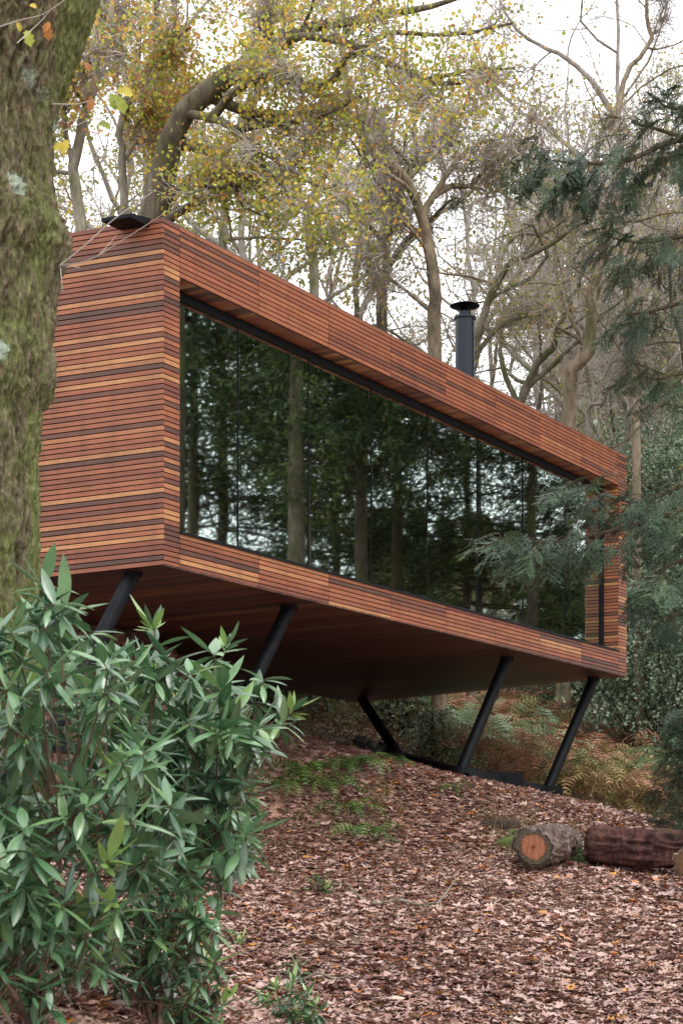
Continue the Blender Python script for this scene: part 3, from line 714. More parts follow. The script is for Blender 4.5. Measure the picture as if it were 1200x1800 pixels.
def rhodo(label, base, tips, L, young, group='rhododendron bushes', hubs=9, name='rhododendron', perw=(8, 13), ang=.6):
    base = np.array(base, float); t = thing(name, label, 'shrub', base, group)
    tips = np.array(tips)-base
    ml = MB(); ctr = tips.mean(0); 
    out = nrm(tips-np.array([ctr[0], ctr[1], tips[:, 2].min()-.2])); ax = nrm(out*ang+np.array([0, -.15, .62])+.34*rng.standard_normal(tips.shape))
    whorls(ml, tips, ax, L, young, perw)
    # a second, older rosette a little below each tip
    sel = rng.random(len(tips)) < .55
    whorls(ml, (tips-ax*.09)[sel], ax[sel], L[sel]*.95, np.zeros(sel.sum(), bool), (4, 8))
    # stems: base -> hubs -> tips
    ms = MB(); hub = tips[rng.permutation(len(tips))[:hubs]]*np.array([.62, .62, .5])+.06*rng.standard_normal((hubs, 3)); hub[:, 2] = np.maximum(hub[:, 2], .12)
    for h in hub:
        c = catmull([np.zeros(3)+.05*rng.standard_normal(3)*np.array([1, 1, 0]), h*np.array([.45, .45, .55])+.07*rng.standard_normal(3), h], 10); ms.tubes(c[None], np.linspace(.013, .007, 10)[None], 8)
    Pt = []
    for a, axv in zip(tips, ax):
        k = np.argmin(((hub-a)**2).sum(1)+.15*rng.random(hubs)); h = hub[k]
        Pt.append(catmull([h, h*.55+a*.45-axv*.10+.03*rng.standard_normal(3), a-axv*.07, a], 9))
    Pm = np.array(Pt); sel = rng.random(len(Pm)) < .38; kk_ = rng.integers(3, 6, len(Pm)); pm = Pm[np.arange(len(Pm)), kk_][sel]; whorls(ml, pm, (ax+.5*rng.standard_normal(ax.shape))[sel], L[sel]*.95, np.zeros(sel.sum(), bool), (4, 8))
    ml.build('foliage', RHODO, t, True)
    ms.tubes(Pm, np.broadcast_to(np.linspace(.0048, .0028, 9), (len(Pt), 9)), 5)
    ms.build('stem', RSTEM, t, True)
    return t
TWIGD = bark_mat('fallen_twig', [(.3, srgb(58, 46, 38)), (.6, srgb(104, 88, 74)), (.8, srgb(150, 140, 122))], .2)
m = Mat('rhododendron_stems'); m.base(m.ramp(m.noise(m.coord('Object'), 8, 3), [(.3, srgb(44, 34, 26)), (.55, srgb(88, 62, 44)), (.8, srgb(86, 84, 50))])); m.rough(.7); RSTEM = m.m

def unproj(x, y, Y): return np.stack([(x-CX)/F*Y, Y, (HY-y)/F*Y], -1)
polyA = [(-160, 1150), (-40, 1110), (30, 1100), (62, 1040), (82, 1030), (112, 1045), (130, 1100), (170, 1140), (200, 1170), (235, 1260), (280, 1330), (310, 1420), (320, 1500), (290, 1560), (240, 1600), (210, 1650), (130, 1690), (60, 1670), (-160, 1700)]
x, y = sample_poly(polyA, 150); Yd = 6.3+1.8*rng.random(150)
tA = unproj(x, y, Yd); yA = rng.random(150) < .06
ex = np.array([(75, 1030, 6.9), (112, 1075, 6.9), (20, 1110, 6.7), (160, 1110, 7.0), (215, 1180, 7.0), (42, 1560, 6.3), (15, 1560, 6.4), (60, 1500, 6.2), (45, 1455, 6.2), (200, 1450, 6.6), (150, 1420, 6.4)])
tA = np.vstack([tA, unproj(ex[:, 0], ex[:, 1], ex[:, 2])]); yA = np.append(yA, np.zeros(len(ex), bool))
bA = (P(-20, 0, 7.2)[0], 7.2, gz(P(-20, 0, 7.2)[0], 7.2))
rhodo('large glossy rhododendron in the left foreground, in front of the mossy trunk', bA, tA, np.full(len(tA), .185)*(.85+.3*rng.random(len(tA))), yA, hubs=22)
polyB = [(150, 1200), (200, 1165), (245, 1150), (290, 1190), (335, 1180), (370, 1165), (400, 1190), (440, 1225), (490, 1255), (480, 1300), (450, 1340), (440, 1400), (440, 1470), (425, 1510), (390, 1525), (340, 1500), (300, 1560), (230, 1500), (190, 1350)]
x, y = sample_poly(polyB, 180); Yd = 8.2+2.0*rng.random(180)
tB = unproj(x, y, Yd); yB = rng.random(180) < .06
ex = np.array([(268, 1100, 8.6), (400, 1135, 8.8), (375, 1150, 8.8), (515, 1248, 9.0), (495, 1265, 9.1), (463, 1195, 9.0), (300, 1165, 8.5), (330, 1270, 8.4), (385, 1285, 8.3)])
tB = np.vstack([tB, unproj(ex[:, 0], ex[:, 1], ex[:, 2])]); yB = np.append(yB, [True, True, False, True, False, False, False, False, False])
bB = (P(300, 0, 9.2)[0], 9.2, gz(P(300, 0, 9.2)[0], 9.2))
rhodo('broad rhododendron in front of the cabin\'s near legs, its top standing against the dark underside', bB, tB, np.full(len(tB), .20)*(.85+.3*rng.random(len(tB))), yB, hubs=24)
def small(label, pts, Yc, L, young, bx, n=None, perw=(6, 10), name='rhododendron', ang=.9):
    pts = np.array(pts, float); Y0 = Yc; cand = np.arange(7., 20, .05); py_ = HY-ground((bx-CX)/F*cand, cand)*F/cand; lim = pts[:, 1].max()+12
    if Yc > 9: Yc = float(cand[np.argmin(np.abs(py_-lim))])
    L = L*Yc/Y0*(.85 if Yc > Y0+1 else 1)
    Yv = Yc+.35*(rng.random(len(pts))-.5); tp = unproj(pts[:, 0], pts[:, 1], Yv)
    b = (P(bx, 0, Yc)[0], Yc, gz(P(bx, 0, Yc)[0], Yc)); tp[:, 2] = np.maximum(tp[:, 2], b[2]+.06)
    rhodo(label, b, tp, np.full(len(pts), L), rng.random(len(pts)) < young, hubs=min(5, len(pts)), perw=perw, name=name, ang=ang)
small('low rhododendron spreading between the two big bushes and the bottom edge', [(240, 1620), (270, 1650), (310, 1660), (350, 1640), (375, 1600), (290, 1570), (330, 1610), (225, 1680), (255, 1720), (300, 1730), (345, 1720), (380, 1690), (205, 1590), (260, 1600), (200, 1700), (330, 1530), (345, 1580), (300, 1600), (345, 1630), (320, 1560), (250, 1590), (280, 1640), (230, 1650), (345, 1660), (360, 1690), (270, 1700), (240, 1560), (300, 1680), (330, 1700), (215, 1620)], 7.9, .16, .1, 270)
small('drooping rhododendron low in the bottom left corner under the large bush', [(0, 1600), (30, 1640), (60, 1620), (90, 1650), (20, 1690), (60, 1690), (110, 1690), (150, 1640), (180, 1620), (140, 1700), (-30, 1660), (-20, 1710), (200, 1660), (40, 1560), (110, 1590), (170, 1570), (80, 1725)], 6.5, .15, .05, 60)
small('young rhododendron at the bottom edge, left of the pale seedling', [(290, 1735), (340, 1700), (370, 1690), (310, 1715), (250, 1730), (225, 1760), (350, 1750), (330, 1730), (385, 1725), (305, 1760), (395, 1760), (350, 1780), (265, 1745), (280, 1790), (320, 1800), (370, 1800)], 8.4, .15, .15, 340)
small('pale green bushy seedling on the leaf litter at the bottom edge', [(485, 1735), (515, 1725), (540, 1745), (560, 1780), (465, 1785), (510, 1765), (535, 1770), (550, 1800), (450, 1765), (505, 1740), (470, 1760), (530, 1750), (550, 1765), (490, 1775), (520, 1780), (455, 1745), (540, 1790), (500, 1800), (475, 1790)], 9.3, .125, .7, 505, perw=(8, 12))
small('tiny upright seedling standing behind the pale bushy one', [(520, 1695), (505, 1715), (530, 1712)], 10.6, .11, .3, 520)
small('small green sprig on the leaves below the big rhododendron\'s right side', [(545, 1550), (570, 1548), (562, 1555), (552, 1560), (575, 1560)], 14.5, .13, .6, 562)
small('trailing rhododendron sprig with pointed leaves in the bottom left corner', [(165, 1700), (185, 1730), (110, 1660), (75, 1690), (100, 1690), (120, 1680), (130, 1735), (150, 1740), (95, 1710)], 8.6, .13, .1, 110)
small('low green sprig on the litter beside the young rhododendron', [(405, 1640), (418, 1655), (425, 1650), (395, 1655)], 10.2, .10, .5, 410)

# ------------------------------------------------------------------ conifer boughs from the right
def sprays(mbb, mst, c, D, L, rn, needle=.024, den=1.0):
    """flat two-ranked sprays: axis D, length L, side twigs with needles"""
    N = len(c); D = nrm(D); dn = np.array([0, 0, -1.])
    side = nrm(np.cross(D, dn)+.35*rng.standard_normal((N, 3))); nn = np.cross(side, D)
    K = 9; ax = [c]; d = D.copy()
    for k in range(1, K):
        d = nrm(d+dn*.09+.05*rng.standard_normal((N, 3))); ax.append(ax[-1]+d*(L/(K-1))[:, None])
    ax = np.stack(ax, 1); mst.tubes(ax, np.broadcast_to(np.linspace(.003, .001, K), (N, K)), 3)
    # side twigs
    ns = 14; t = (np.arange(ns)+.6)/ns; i = np.clip((t*(K-1)).astype(int), 0, K-2); f = (t*(K-1)-i)[None, :, None]
    p = ax[:, i]*(1-f)+ax[:, i+1]*f; T = nrm(ax[:, i+1]-ax[:, i])
    sg = np.where(np.arange(ns) % 2, 1., -1.)[None, :, None]
    a = .85+.25*rng.random((N, ns, 1)); sd = T*np.cos(a)+sg*side[:, None]*np.sin(a)+.18*rng.standard_normal((N, ns, 3)); sd = nrm(sd+dn*.15)
    sl_ = (L[:, None]*(.62*np.sin(np.pi*(.16+.72*t))[None, :])*(.7+.5*rng.random((N, ns))))
    p = p.reshape(-1, 3); sd = sd.reshape(-1, 3); sl_ = sl_.ravel(); M = len(p); nr = np.repeat(nn, ns, 0)
    # needles along each side twig
    q = max(6, int(15*den)); u = (np.arange(q)+.5)/q
    ctr = p[:, None]+sd[:, None]*(sl_[:, None]*u[None, :])[..., None]+dn*(.10*sl_[:, None]*u[None, :]**2)[..., None]
    sp_ = nrm(np.cross(sd, nr)); s2 = np.where(np.arange(q) % 2, 1., -1.)
    nd = nrm(sd[:, None]*.75+sp_[:, None]*s2[None, :, None]*.8+.22*rng.standard_normal((M, q, 3)))
    ln = needle*(.75+.5*rng.random((M, q, 1))); wd = nrm(np.cross(nd, nr[:, None]))*.0021
    a0 = ctr-wd; a1 = ctr+wd; b1 = ctr+nd*ln*.65+wd*1.1; tip = ctr+nd*ln; b0 = ctr+nd*ln*.65-wd*1.1
    V = np.stack([a0, a1, b1, b0], 2).reshape(-1, 3)
    V2 = np.stack([b0, b1, tip], 2).reshape(-1, 3)
    Nn = M*q
    rr = np.repeat(np.clip(np.repeat(rn, ns*q)+.15*rng.standard_normal(Nn), 0, 1), 4)
    mbb.add(V, (np.arange(4)[None]+4*np.arange(Nn)[:, None]), rnd=rr)
    mst.tubes(np.stack([p, p+sd*(sl_*.9)[:, None]+dn*(.08*sl_)[:, None]], 1), np.full((M, 2), .0011), 3)

yew = thing('evergreen_tree', 'dark evergreen whose feathery boughs reach in from the right edge, across the cabin\'s far end', 'tree', (P(1500, 0, 12)[0], 12.0, gz(P(1500, 0, 12)[0], 12)))
YL = np.array(yew.location)
tk = catmull([np.zeros(3)-EZ*.2, EZ*3+np.array([.05, .1, 0]), EZ*7+np.array([.1, -.1, 0]), EZ*12], 20)
g = MB(); g.tubes(tk[None], np.linspace(.19, .05, 20)[None], 14); g.build('trunk', BARK_DARK, yew, True)
boughs = [  # pixel polyline (tip last), depth, droop spread (px) above/below, number of sprays
    ([(1500, 330), (1330, 270), (1200, 245), (1100, 282), (1010, 285), (915, 275)], 11.6, 12.3, 6, 52, 135),
    ([(1500, 430), (1300, 300), (1220, 250), (1150, 225), (1110, 215)], 12.1, 12.5, 10, 36, 26),
    ([(1500, 200), (1330, 150), (1250, 160), (1185, 190), (1140, 165)], 12.0, 12.4, 8, 36, 30),
    ([(1500, 520), (1350, 410), (1200, 415), (1120, 425), (1055, 412)], 11.8, 12.4, 6, 36, 70),
    ([(1500, 620), (1350, 540), (1220, 530), (1150, 545), (1095, 555)], 12.0, 12.2, 6, 26, 40),
    ([(1500, 760), (1350, 680), (1220, 655), (1150, 665), (1110, 650)], 12.0, 12.3, 6, 26, 34),
    ([(1500, 880), (1350, 830), (1220, 845), (1130, 880), (1060, 870), (1000, 845)], 11.6, 12.0, 8, 36, 90),
    ([(1500, 960), (1350, 900), (1200, 900), (1090, 930), (980, 952), (865, 945)], 11.4, 11.9, 8, 46, 125),
    ([(1500, 1050), (1350, 990), (1220, 980), (1150, 1010), (1120, 1050)], 11.8, 12.2, 14, 44, 50),
    ([(1500, 1150), (1350, 1040), (1230, 1060), (1170, 1090)], 12, 12.2, 16, 40, 30)]
gf = MB(); gs = MB()
for pts, Ya, Yb, upx, dnx, n in boughs:
    n = int(n*.82)
    Ys = np.linspace(12.0, Yb, len(pts)); Ys[1:] += np.linspace(0, Ya-Yb, len(pts)-1)
    w3 = np.array([P(a, b, c) for (a, b), c in zip(pts, Ys)])-YL; w3[0, :2] = 0
    c = catmull(w3, 40); gs.tubes(c[None], np.linspace(.032, .004, 40)[None], 7)
    # secondary shoots off the bough, then sprays on them
    t = .30+.70*rng.random(n)**.8; k = np.clip((t*39).astype(int), 0, 38); p0 = c[k]; T = nrm(c[k+1]-c[k])
    sx_ = rng.normal(0, .22, n)
    offs = np.stack([.05*rng.standard_normal(n), sx_, -(rng.random(n)*dnx-upx*rng.random(n))/F*12*(.35+.65*np.sin(np.pi*np.clip(t, .1, .93)))], -1)
    p1 = p0+offs
    gs.tubes(np.stack([p0, (p0+p1)/2+EZ*.02, p1], 1), np.broadcast_to([.004, .003, .002], (n, 3)), 3)
    D = nrm(T*.9+nrm(offs)*.7+.35*rng.standard_normal((n, 3))+np.array([0, 0, -.35]))
    sprays(gf, gs, p1, D, .11+.11*rng.random(n), np.clip(rng.normal(.45, .22, n), 0, 1))
gf.build('foliage', NEEDLE, yew); gs.build('branch', BARK_DARK, yew)

def leafbush(name, label, loc, rad, h, n, mat, size, rlo=0, rhi=1, group=None, cat='shrub', twigs=60, per=5, pinch=.45):
    t = thing(name, label, cat, loc, group)
    th_ = rng.random(n)*6.283; rr_ = np.sqrt(rng.random(n)); hh = rng.random(n)**.8
    prof = np.sqrt(np.clip(1-(hh*1.9-.75)**2/1.5, .05, 1)); lob = 1+.35*np.sin(th_*3+rng.random()*6)+.2*np.sin(th_*5+hh*4)
    c = np.stack([rad*rr_*prof*lob*np.cos(th_), rad*rr_*prof*lob*np.sin(th_), h*hh*(.8+.2*lob)+.1], -1)
    c[:, 2] += np.array(ground(loc[0]+c[:, 0], loc[1]+c[:, 1]))-loc[2]
    g = MB(); leaves(g, c, size, per, size*1.1, rlo=rlo, rhi=rhi, pinch=pinch); g.build('foliage', mat, t)
    g = MB(); s = c[:twigs]; b0 = s*np.array([.1, .1, .0]); g.tubes(np.stack([b0, s*np.array([.55, .55, .5])+.05*rng.standard_normal(s.shape), s], 1), np.broadcast_to([.02, .01, .004], (len(s), 3)), 4); g.build('stem', BARK_DARK, t)
    return t

# young conifer at the right edge, lower down
yb = (P(1212, 0, 23.5)[0], 23.5, gz(P(1212, 0, 23.5)[0], 23.5))
t = thing('young_conifer', 'small dense dark conifer at the right edge beside the bracken', 'tree', yb); yb = np.array(yb)
g = MB(); gs = MB(); n = 330
hh = rng.random(n)**.9; th_ = rng.random(n)*6.283; rad = .62*(1-hh*.7)
dirv = np.stack([np.cos(th_), np.sin(th_), -.25+0*th_], -1); H_ = 1.55
zc = hh*H_+.02; p0 = np.stack([0*zc, 0*zc, zc+.08], -1); p1 = p0+dirv*(rad*(.35+.65*rng.random(n)))[:, None]
gs.tubes(np.stack([p0, (p0+p1)/2, p1], 1), np.broadcast_to([.006, .004, .002], (n, 3)), 3); sprays(g, gs, p1-dirv*.05, dirv+.3*rng.standard_normal((n, 3)), .20+.10*rng.random(n), np.clip(rng.normal(.3, .2, n), 0, 1), .03)
g.build('foliage', NEEDLE, t); gs.tubes(np.array([[[0, 0, -.1], [0, 0, .8], [0, 0, H_+.2]]]), np.array([[.035, .02, .006]]), 8); gs.build('trunk', BARK_DARK, t)

# ------------------------------------------------------------------ bracken and ferns
def fronds(mbb, base, D, L, rn, droop=1.0, npin=13, wf=.36):
    N = len(base); D = nrm(D); dn = np.array([0, 0, -1.]); K = npin+1
    side = nrm(np.cross(D, dn)+.2*rng.standard_normal((N, 3)))
    ax = [base]; d = D.copy()
    for k in range(1, K):
        d = nrm(d+dn*(.10*droop*(k/K)*2)); ax.append(ax[-1]+d*(L/(K-1))[:, None])
    ax = np.stack(ax, 1)
    w = ss(0, .25, np.arange(K)/K)*(1-np.arange(K)/K)**.8+.02
    bare = np.arange(K)/K < .18
    V = []; Q = []; kk = 0
    T = nrm(np.gradient(ax, axis=1)); nn = np.cross(side[:, None], T)
    for sg in (-1, 1):
        for k in range(K-1):
            if bare[k]: continue
            pl = (L*wf*w[k])[:, None]; dd = nrm(side*sg+T[:, k]*.45+nn[:, k]*(.15*rng.standard_normal((N, 1)))+.08*rng.standard_normal((N, 3)))
            wd = T[:, k]*(L/(K-1)*.42)[:, None]
            a = ax[:, k]; cur = dn*pl*.22
            # pinna: a toothed blade of three cut segments
            V += [a-wd*.5, a+wd*.5, a+dd*pl*.33+wd*.62, a+dd*pl*.33-wd*.55, a+dd*pl*.36-wd*.25, a+dd*pl*.36+wd*.3, a+dd*pl*.68+wd*.42+cur*.4, a+dd*pl*.66-wd*.38+cur*.4, a+dd*pl*.70+wd*.12+cur*.4, a+dd*pl*.70-wd*.14+cur*.4, a+dd*pl+wd*.06+cur, a+dd*pl-wd*.03+cur]
            Q += [[kk, kk+1, kk+2, kk+3], [kk+4, kk+5, kk+6, kk+7], [kk+9, kk+8, kk+10, kk+11]]; kk += 12
    V = np.stack(V, 1); n_ = V.shape[1]; Q = (np.array(Q)[None]+n_*np.arange(N)[:, None, None]).reshape(-1, 4)
    mbb.add(V.reshape(-1, 3), Q, rnd=np.repeat(np.clip(rn, 0, 1), n_))
    mbb.tubes(ax, np.broadcast_to(np.linspace(.004, .0012, K), (N, K)), 3, rnd=np.clip(rn*.6, 0, 1))

def fern_at(label, x, Y, s, n=11, mat=None, rn=(0, .8)):
    b = np.array([P(x, 0, Y)[0], Y, 0]); b[2] = gz(b[0], b[1]); t = thing('fern', label, 'fern', b, 'ferns on the bank')
    th_ = np.arange(n)*2.4+rng.random(n)*.4; D = np.stack([np.cos(th_)*.8, np.sin(th_)*.8, .55+.5*rng.random(n)], -1)
    g = MB(); fronds(g, np.zeros((n, 3))+.02*rng.standard_normal((n, 3)), D, s*(.7+.5*rng.random(n)), rn[0]+(rn[1]-rn[0])*rng.random(n), 2.2, wf=.3); g.build('foliage', mat or FERNM, t)
for lb, x, Y, s in (('tall light fern on the bank edge, right of the rhododendron tip', 575, 21.6, .62), ('fern beside the tall light one, nearer the bare earth', 612, 21.3, .45), ('drooping green fern at the foot of the bank, below the rear leg', 652, 20.8, .50), ('small fern hidden among dry stems at the bank\'s left end', 535, 21.8, .5),
                    ('low fern on the open slope below the rear leg', 690, 23.3, .3), ('fern nearest the big rhododendron at the left end of the bank', 500, 21.4, .5), ('arching fern on the bank straight below the rear far corner', 628, 22.4, .5), ('yellowish fern in the middle of the fern clump on the bank', 596, 22.2, .4), ('green fern hanging over the short log', 1000, 20.9, .55), ('bright green fern directly behind the gap between the logs', 1030, 20.6, .45), ('small fern on the mossy bank left of the short log', 925, 21.6, .3), ('flat fern just left of the footing under the far leg', 790, 22.6, .28)):
    fern_at(lb, x, Y, s*1.3, 13)

g = MB(); N = 2300
Y = 28.2+9*rng.random(N)**1.2; xp = 470+760*rng.random(N); X = (xp-CX)/F*Y
keep = (xp > 880) | (Y > 29.4) | ((xp > 700) & (Y > 28.6)); keep &= ~((X < 1.5) & (Y < 31.5)); X = X[keep]; Y = Y[keep]; N = len(X)
z = ground(X, Y); th_ = rng.random(N)*6.283; ln = .6+.55*rng.random(N)
D = np.stack([np.cos(th_)*.7, np.sin(th_)*.7-.15, .35+1.0*rng.random(N)], -1)
pat = .5+2.0*fbm(np.stack([X*.8, Y*.8, X*0], -1), 3, 77)
fronds(g, np.stack([X, Y, z+.55*rng.random(N)], -1), D, ln, pat*1.1-.12+.25*rng.random(N), 1.6)
tag(g.build('bracken', BRACKEN), 'tangle of brown and fading green bracken covering the ground behind the cabin', 'bracken', kind='stuff')
# dry stems, brambles
g = MB(); N = 2600; Y = np.concatenate([27.6+8*rng.random(1900), 20.6+1.6*rng.random(700)]); xp = np.concatenate([470+760*rng.random(1900), np.where(rng.random(700) < .45, 470+230*rng.random(700), 850+220*rng.random(700))]); X = (xp-CX)/F*Y
z = ground(X, Y); L = np.where(Y > 25, .55, .22)*(.5+rng.random(N)); st = walk(np.stack([X, Y, z], -1), np.stack([.7*rng.standard_normal(N), .7*rng.standard_normal(N), .9+0*X], -1), L, 6, .22, -.10)
g.tubes(st, np.broadcast_to(np.linspace(.004, .002, 6), (N, 6)), 3)
leaves(g, pts_of(st, 3)[:5200], .045, 1, .04, rlo=0, rhi=1)
tag(g.build('undergrowth', GRASSM), 'dry stems and small weeds growing on the bank and among the bracken', 'weeds', kind='stuff')

# shrubs behind and beside the cabin
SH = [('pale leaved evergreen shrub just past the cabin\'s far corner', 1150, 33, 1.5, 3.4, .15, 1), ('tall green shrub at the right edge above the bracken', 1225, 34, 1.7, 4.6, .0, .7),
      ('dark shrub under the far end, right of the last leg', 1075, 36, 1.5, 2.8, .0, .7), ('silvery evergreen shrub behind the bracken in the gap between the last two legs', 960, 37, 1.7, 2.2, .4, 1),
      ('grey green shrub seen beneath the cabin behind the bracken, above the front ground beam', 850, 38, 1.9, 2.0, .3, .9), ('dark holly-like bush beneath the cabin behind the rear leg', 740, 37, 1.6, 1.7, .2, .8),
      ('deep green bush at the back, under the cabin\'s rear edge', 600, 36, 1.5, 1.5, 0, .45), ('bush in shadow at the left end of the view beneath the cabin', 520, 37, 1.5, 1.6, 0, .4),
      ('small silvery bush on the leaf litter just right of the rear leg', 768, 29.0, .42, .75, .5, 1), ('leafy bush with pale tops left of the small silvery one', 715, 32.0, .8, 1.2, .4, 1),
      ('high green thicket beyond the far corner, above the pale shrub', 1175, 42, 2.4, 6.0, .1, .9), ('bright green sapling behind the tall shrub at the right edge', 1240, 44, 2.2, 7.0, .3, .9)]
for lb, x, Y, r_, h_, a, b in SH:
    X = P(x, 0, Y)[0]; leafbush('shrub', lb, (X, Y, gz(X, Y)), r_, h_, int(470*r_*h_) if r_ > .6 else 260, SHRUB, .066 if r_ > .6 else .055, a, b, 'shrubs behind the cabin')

# ------------------------------------------------------------------ logs
def log(name, label, a, b, r, endstops, barkm, seed, flat=.92):
    a = np.array(a, float); b = np.array(b, float); L = np.linalg.norm(b-a); d = nrm(b-a); sd = nrm(np.cross(d, EZ)); upv = np.cross(sd, d)
    nl, na = 90, 110; t = np.linspace(0, 1, nl); th = np.arange(na)*2*np.pi/na; T_, A_ = np.meshgrid(t, th, indexing='ij')
    q = np.stack([np.cos(A_)*r*1.0, np.sin(A_)*r*1.0, T_*L], -1)
    rr = r*(1+.07*np.sin(2*A_+seed)+.05*np.sin(3*A_+seed*2))+.075*ridg(q*np.array([15, 15, 3.0])+.6*fbm(q*4, 2, seed)[..., None], seed)-.04+.05*fbm(q*np.array([30, 30, 12]), 4, seed)
    rr *= 1-.10*ss(.96, 1, np.abs(2*T_-1))
    V = a+d*(T_*L)[..., None]+(sd*(np.cos(A_)*rr)[..., None]+upv*(np.sin(A_)*rr*flat)[..., None])
    root = thing(name, label, 'log', a); i_ = (np.arange(nl-1)*na)[:, None]; j = np.arange(na)[None]; j2 = (j+1) % na
    g = MB(); g.add((V-a).reshape(-1, 3), np.stack([i_+j, i_+j2, i_+na+j2, i_+na+j], -1).reshape(-1, 4)); g.build('bark', barkm, root, True)
    m = Mat('cut_wood'); nzv = m.noise(m.coord('Object'), 7, 4, .6)
    ad = m.n('ShaderNodeMath', _operation='MULTIPLY_ADD'); m.l(nzv, ad.inputs[0]); ad.inputs[1].default_value = .34; m.l(m.attr(), ad.inputs[2])
    sb = m.n('ShaderNodeMath', _operation='SUBTRACT'); m.l(ad.outputs[0], sb.inputs[0]); sb.inputs[1].default_value = .17
    col = m.ramp(sb.outputs[0], endstops)
    wv = m.n('ShaderNodeTexWave', Scale=5., Distortion=5.); wv.inputs['Detail'].default_value = 3; m.l(m.coord('Object', (1, 1, 1)), wv.inputs['Vector'])
    col = m.mix(.45, col, m.ramp(wv.outputs['Fac'], [(0, (.65, .6, .55, 1)), (1, (1.25, 1.2, 1.15, 1))]), 'MULTIPLY')
    sn = m.n('ShaderNodeMath', _operation='MULTIPLY_ADD'); m.l(nzv, sn.inputs[0]); sn.inputs[1].default_value = .16; m.l(m.attr(), sn.inputs[2]); s2 = m.n('ShaderNodeMath', _operation='MULTIPLY'); m.l(sn.outputs[0], s2.inputs[0]); s2.inputs[1].default_value = 95; s3 = m.n('ShaderNodeMath', _operation='SINE'); m.l(s2.outputs[0], s3.inputs[0])
    col = m.mix(.5, col, m.ramp(s3.outputs[0], [(0, (.6, .55, .5, 1)), (.6, (1.1, 1.1, 1.1, 1))]), 'MULTIPLY')
    m.base(col); m.rough(.7); m.bump(nzv, .3, .01)
    rings = 14
    for e in (0, nl-1):
        g = MB(); c = V[e].mean(0)-a; vs = []; rn = []
        for k in range(rings+1):
            f = k/rings; vs.append(c+nrm(V[e]-a-c)*(f*.985*((1-f**5)*np.linalg.norm(V[e]-a-c, axis=1).mean()*.97+f**5*np.linalg.norm(V[e]-a-c, axis=1)))[:, None]+(-d if e == 0 else d)*(.006*rng.random((na, 1))*(k < rings))); rn += [f]*na
        vs = np.concatenate(vs); i2 = (np.arange(rings)*na)[:, None]
        g.add(vs, np.stack([i2+j, i2+j2, i2+na+j2, i2+na+j], -1).reshape(-1, 4), rnd=np.array(rn)); g.build('cut_end', m.m, root, False)
    return root
BARK_LOG = bark_mat('log_bark_grey', [(.3, srgb(38, 28, 26)), (.5, srgb(84, 68, 62)), (.7, srgb(140, 124, 116))], .15, scale=1.4, bump=1)
BARK_RED = bark_mat('log_bark_red', [(.3, srgb(20, 11, 10)), (.5, srgb(58, 34, 30)), (.7, srgb(104, 70, 64))], .02, scale=1.2, bump=1)
LY = 19.6
a = P(938, 1489, LY); b = P(985, 1482, LY+1.35)
log('cut_log', 'short log lying end-on with an orange heartwood face', a, b, .235, [(0, srgb(160, 104, 76)), (.60, srgb(142, 88, 60)), (.68, srgb(124, 74, 46)), (.74, srgb(58, 46, 30)), (.85, srgb(76, 64, 42)), (.96, srgb(50, 42, 30)), (1, srgb(24, 18, 14))], BARK_LOG, 3)
a = P(1034, 1487, 20.4); b = P(1245, 1503, 19.7)
log('cut_log', 'long reddish barked log with a yellowish cut end, right of the short one', a, b+np.array([.3, 0, 0]), .205, [(0, srgb(140, 100, 54)), (.6, srgb(150, 110, 60)), (1, srgb(90, 60, 34))], BARK_RED, 11)
a = P(1206, 1518, 18.4); b = P(1260, 1500, 18.9)
log('cut_log', 'brown log end poking in at the right edge in front of the long log', a, b, .16, [(0, srgb(130, 96, 66)), (1, srgb(90, 66, 46))], BARK_TAN, 17)
# fallen twigs and sticks
for lb, pts, Y, r_ in (('thin bent stick lying on the leaves well left of the short log', [(600, 1505), (650, 1497), (700, 1492), (760, 1488), (800, 1508)], 18.6, .016),
                       ('forked lichened stick with raised tip on the litter near the lower middle', [(495, 1633), (530, 1617), (560, 1630), (590, 1645), (622, 1617)], 13.0, .013),
                       ('pale mossy stub of branch standing up from the litter left of the forked stick', [(514, 1610), (518, 1590), (524, 1572)], 13.3, .014),
                       ('dark lichened stick lying behind the pale bushy seedling', [(430, 1706), (460, 1709), (500, 1712), (540, 1722)], 10.7, .013),
                       ('brown curved twig on the leaves in the bottom left corner', [(0, 1690), (40, 1710), (75, 1735), (92, 1765)], 8.8, .007),
                       ('short twig at the left of the open litter, below the thin bent stick', [(590, 1632), (612, 1625), (640, 1600)], 14.2, .008)):
    w3 = []
    for i, (x, y) in enumerate(pts):
        # follow the slope under each point
        Yc = Y
        for _ in range(12):
            Xc = (x-CX)/F*Yc; zc = gz(Xc, Yc); Yn = zc*F/(HY-y) if abs(HY-y) > 30 else Yc; Yc = float(np.clip(Yc+.25*(np.clip(Yn, Y-1.2, Y+1.2)-Yc), Y-1.2, Y+1.2))
        w3.append([(x-CX)/F*Yc, Yc, gz((x-CX)/F*Yc, Yc)+.02+(.05 if i == len(pts)-1 or i == 2 else 0)])
    w3 = np.array(w3); root = thing('stick', lb, 'stick', w3[0], 'fallen sticks')
    c = catmull(w3-w3[0], 16); g = MB(); g.tubes(c[None], (r_*np.linspace(1, .5, 16)*(1+.25*(rng.random(16)-.5)))[None], 8, cap=True)
    s_ = walk(c[[6, 10]], nrm(c[[7, 11]]-c[[6, 10]])+np.array([[.2, .2, .5], [-.3, .1, .4]]), np.array([.16, .12]), 6, .15, 0); g.tubes(s_, np.full((2, 6), r_*.35), 5)
    g.build('branch', BARK_GREY, root, True)
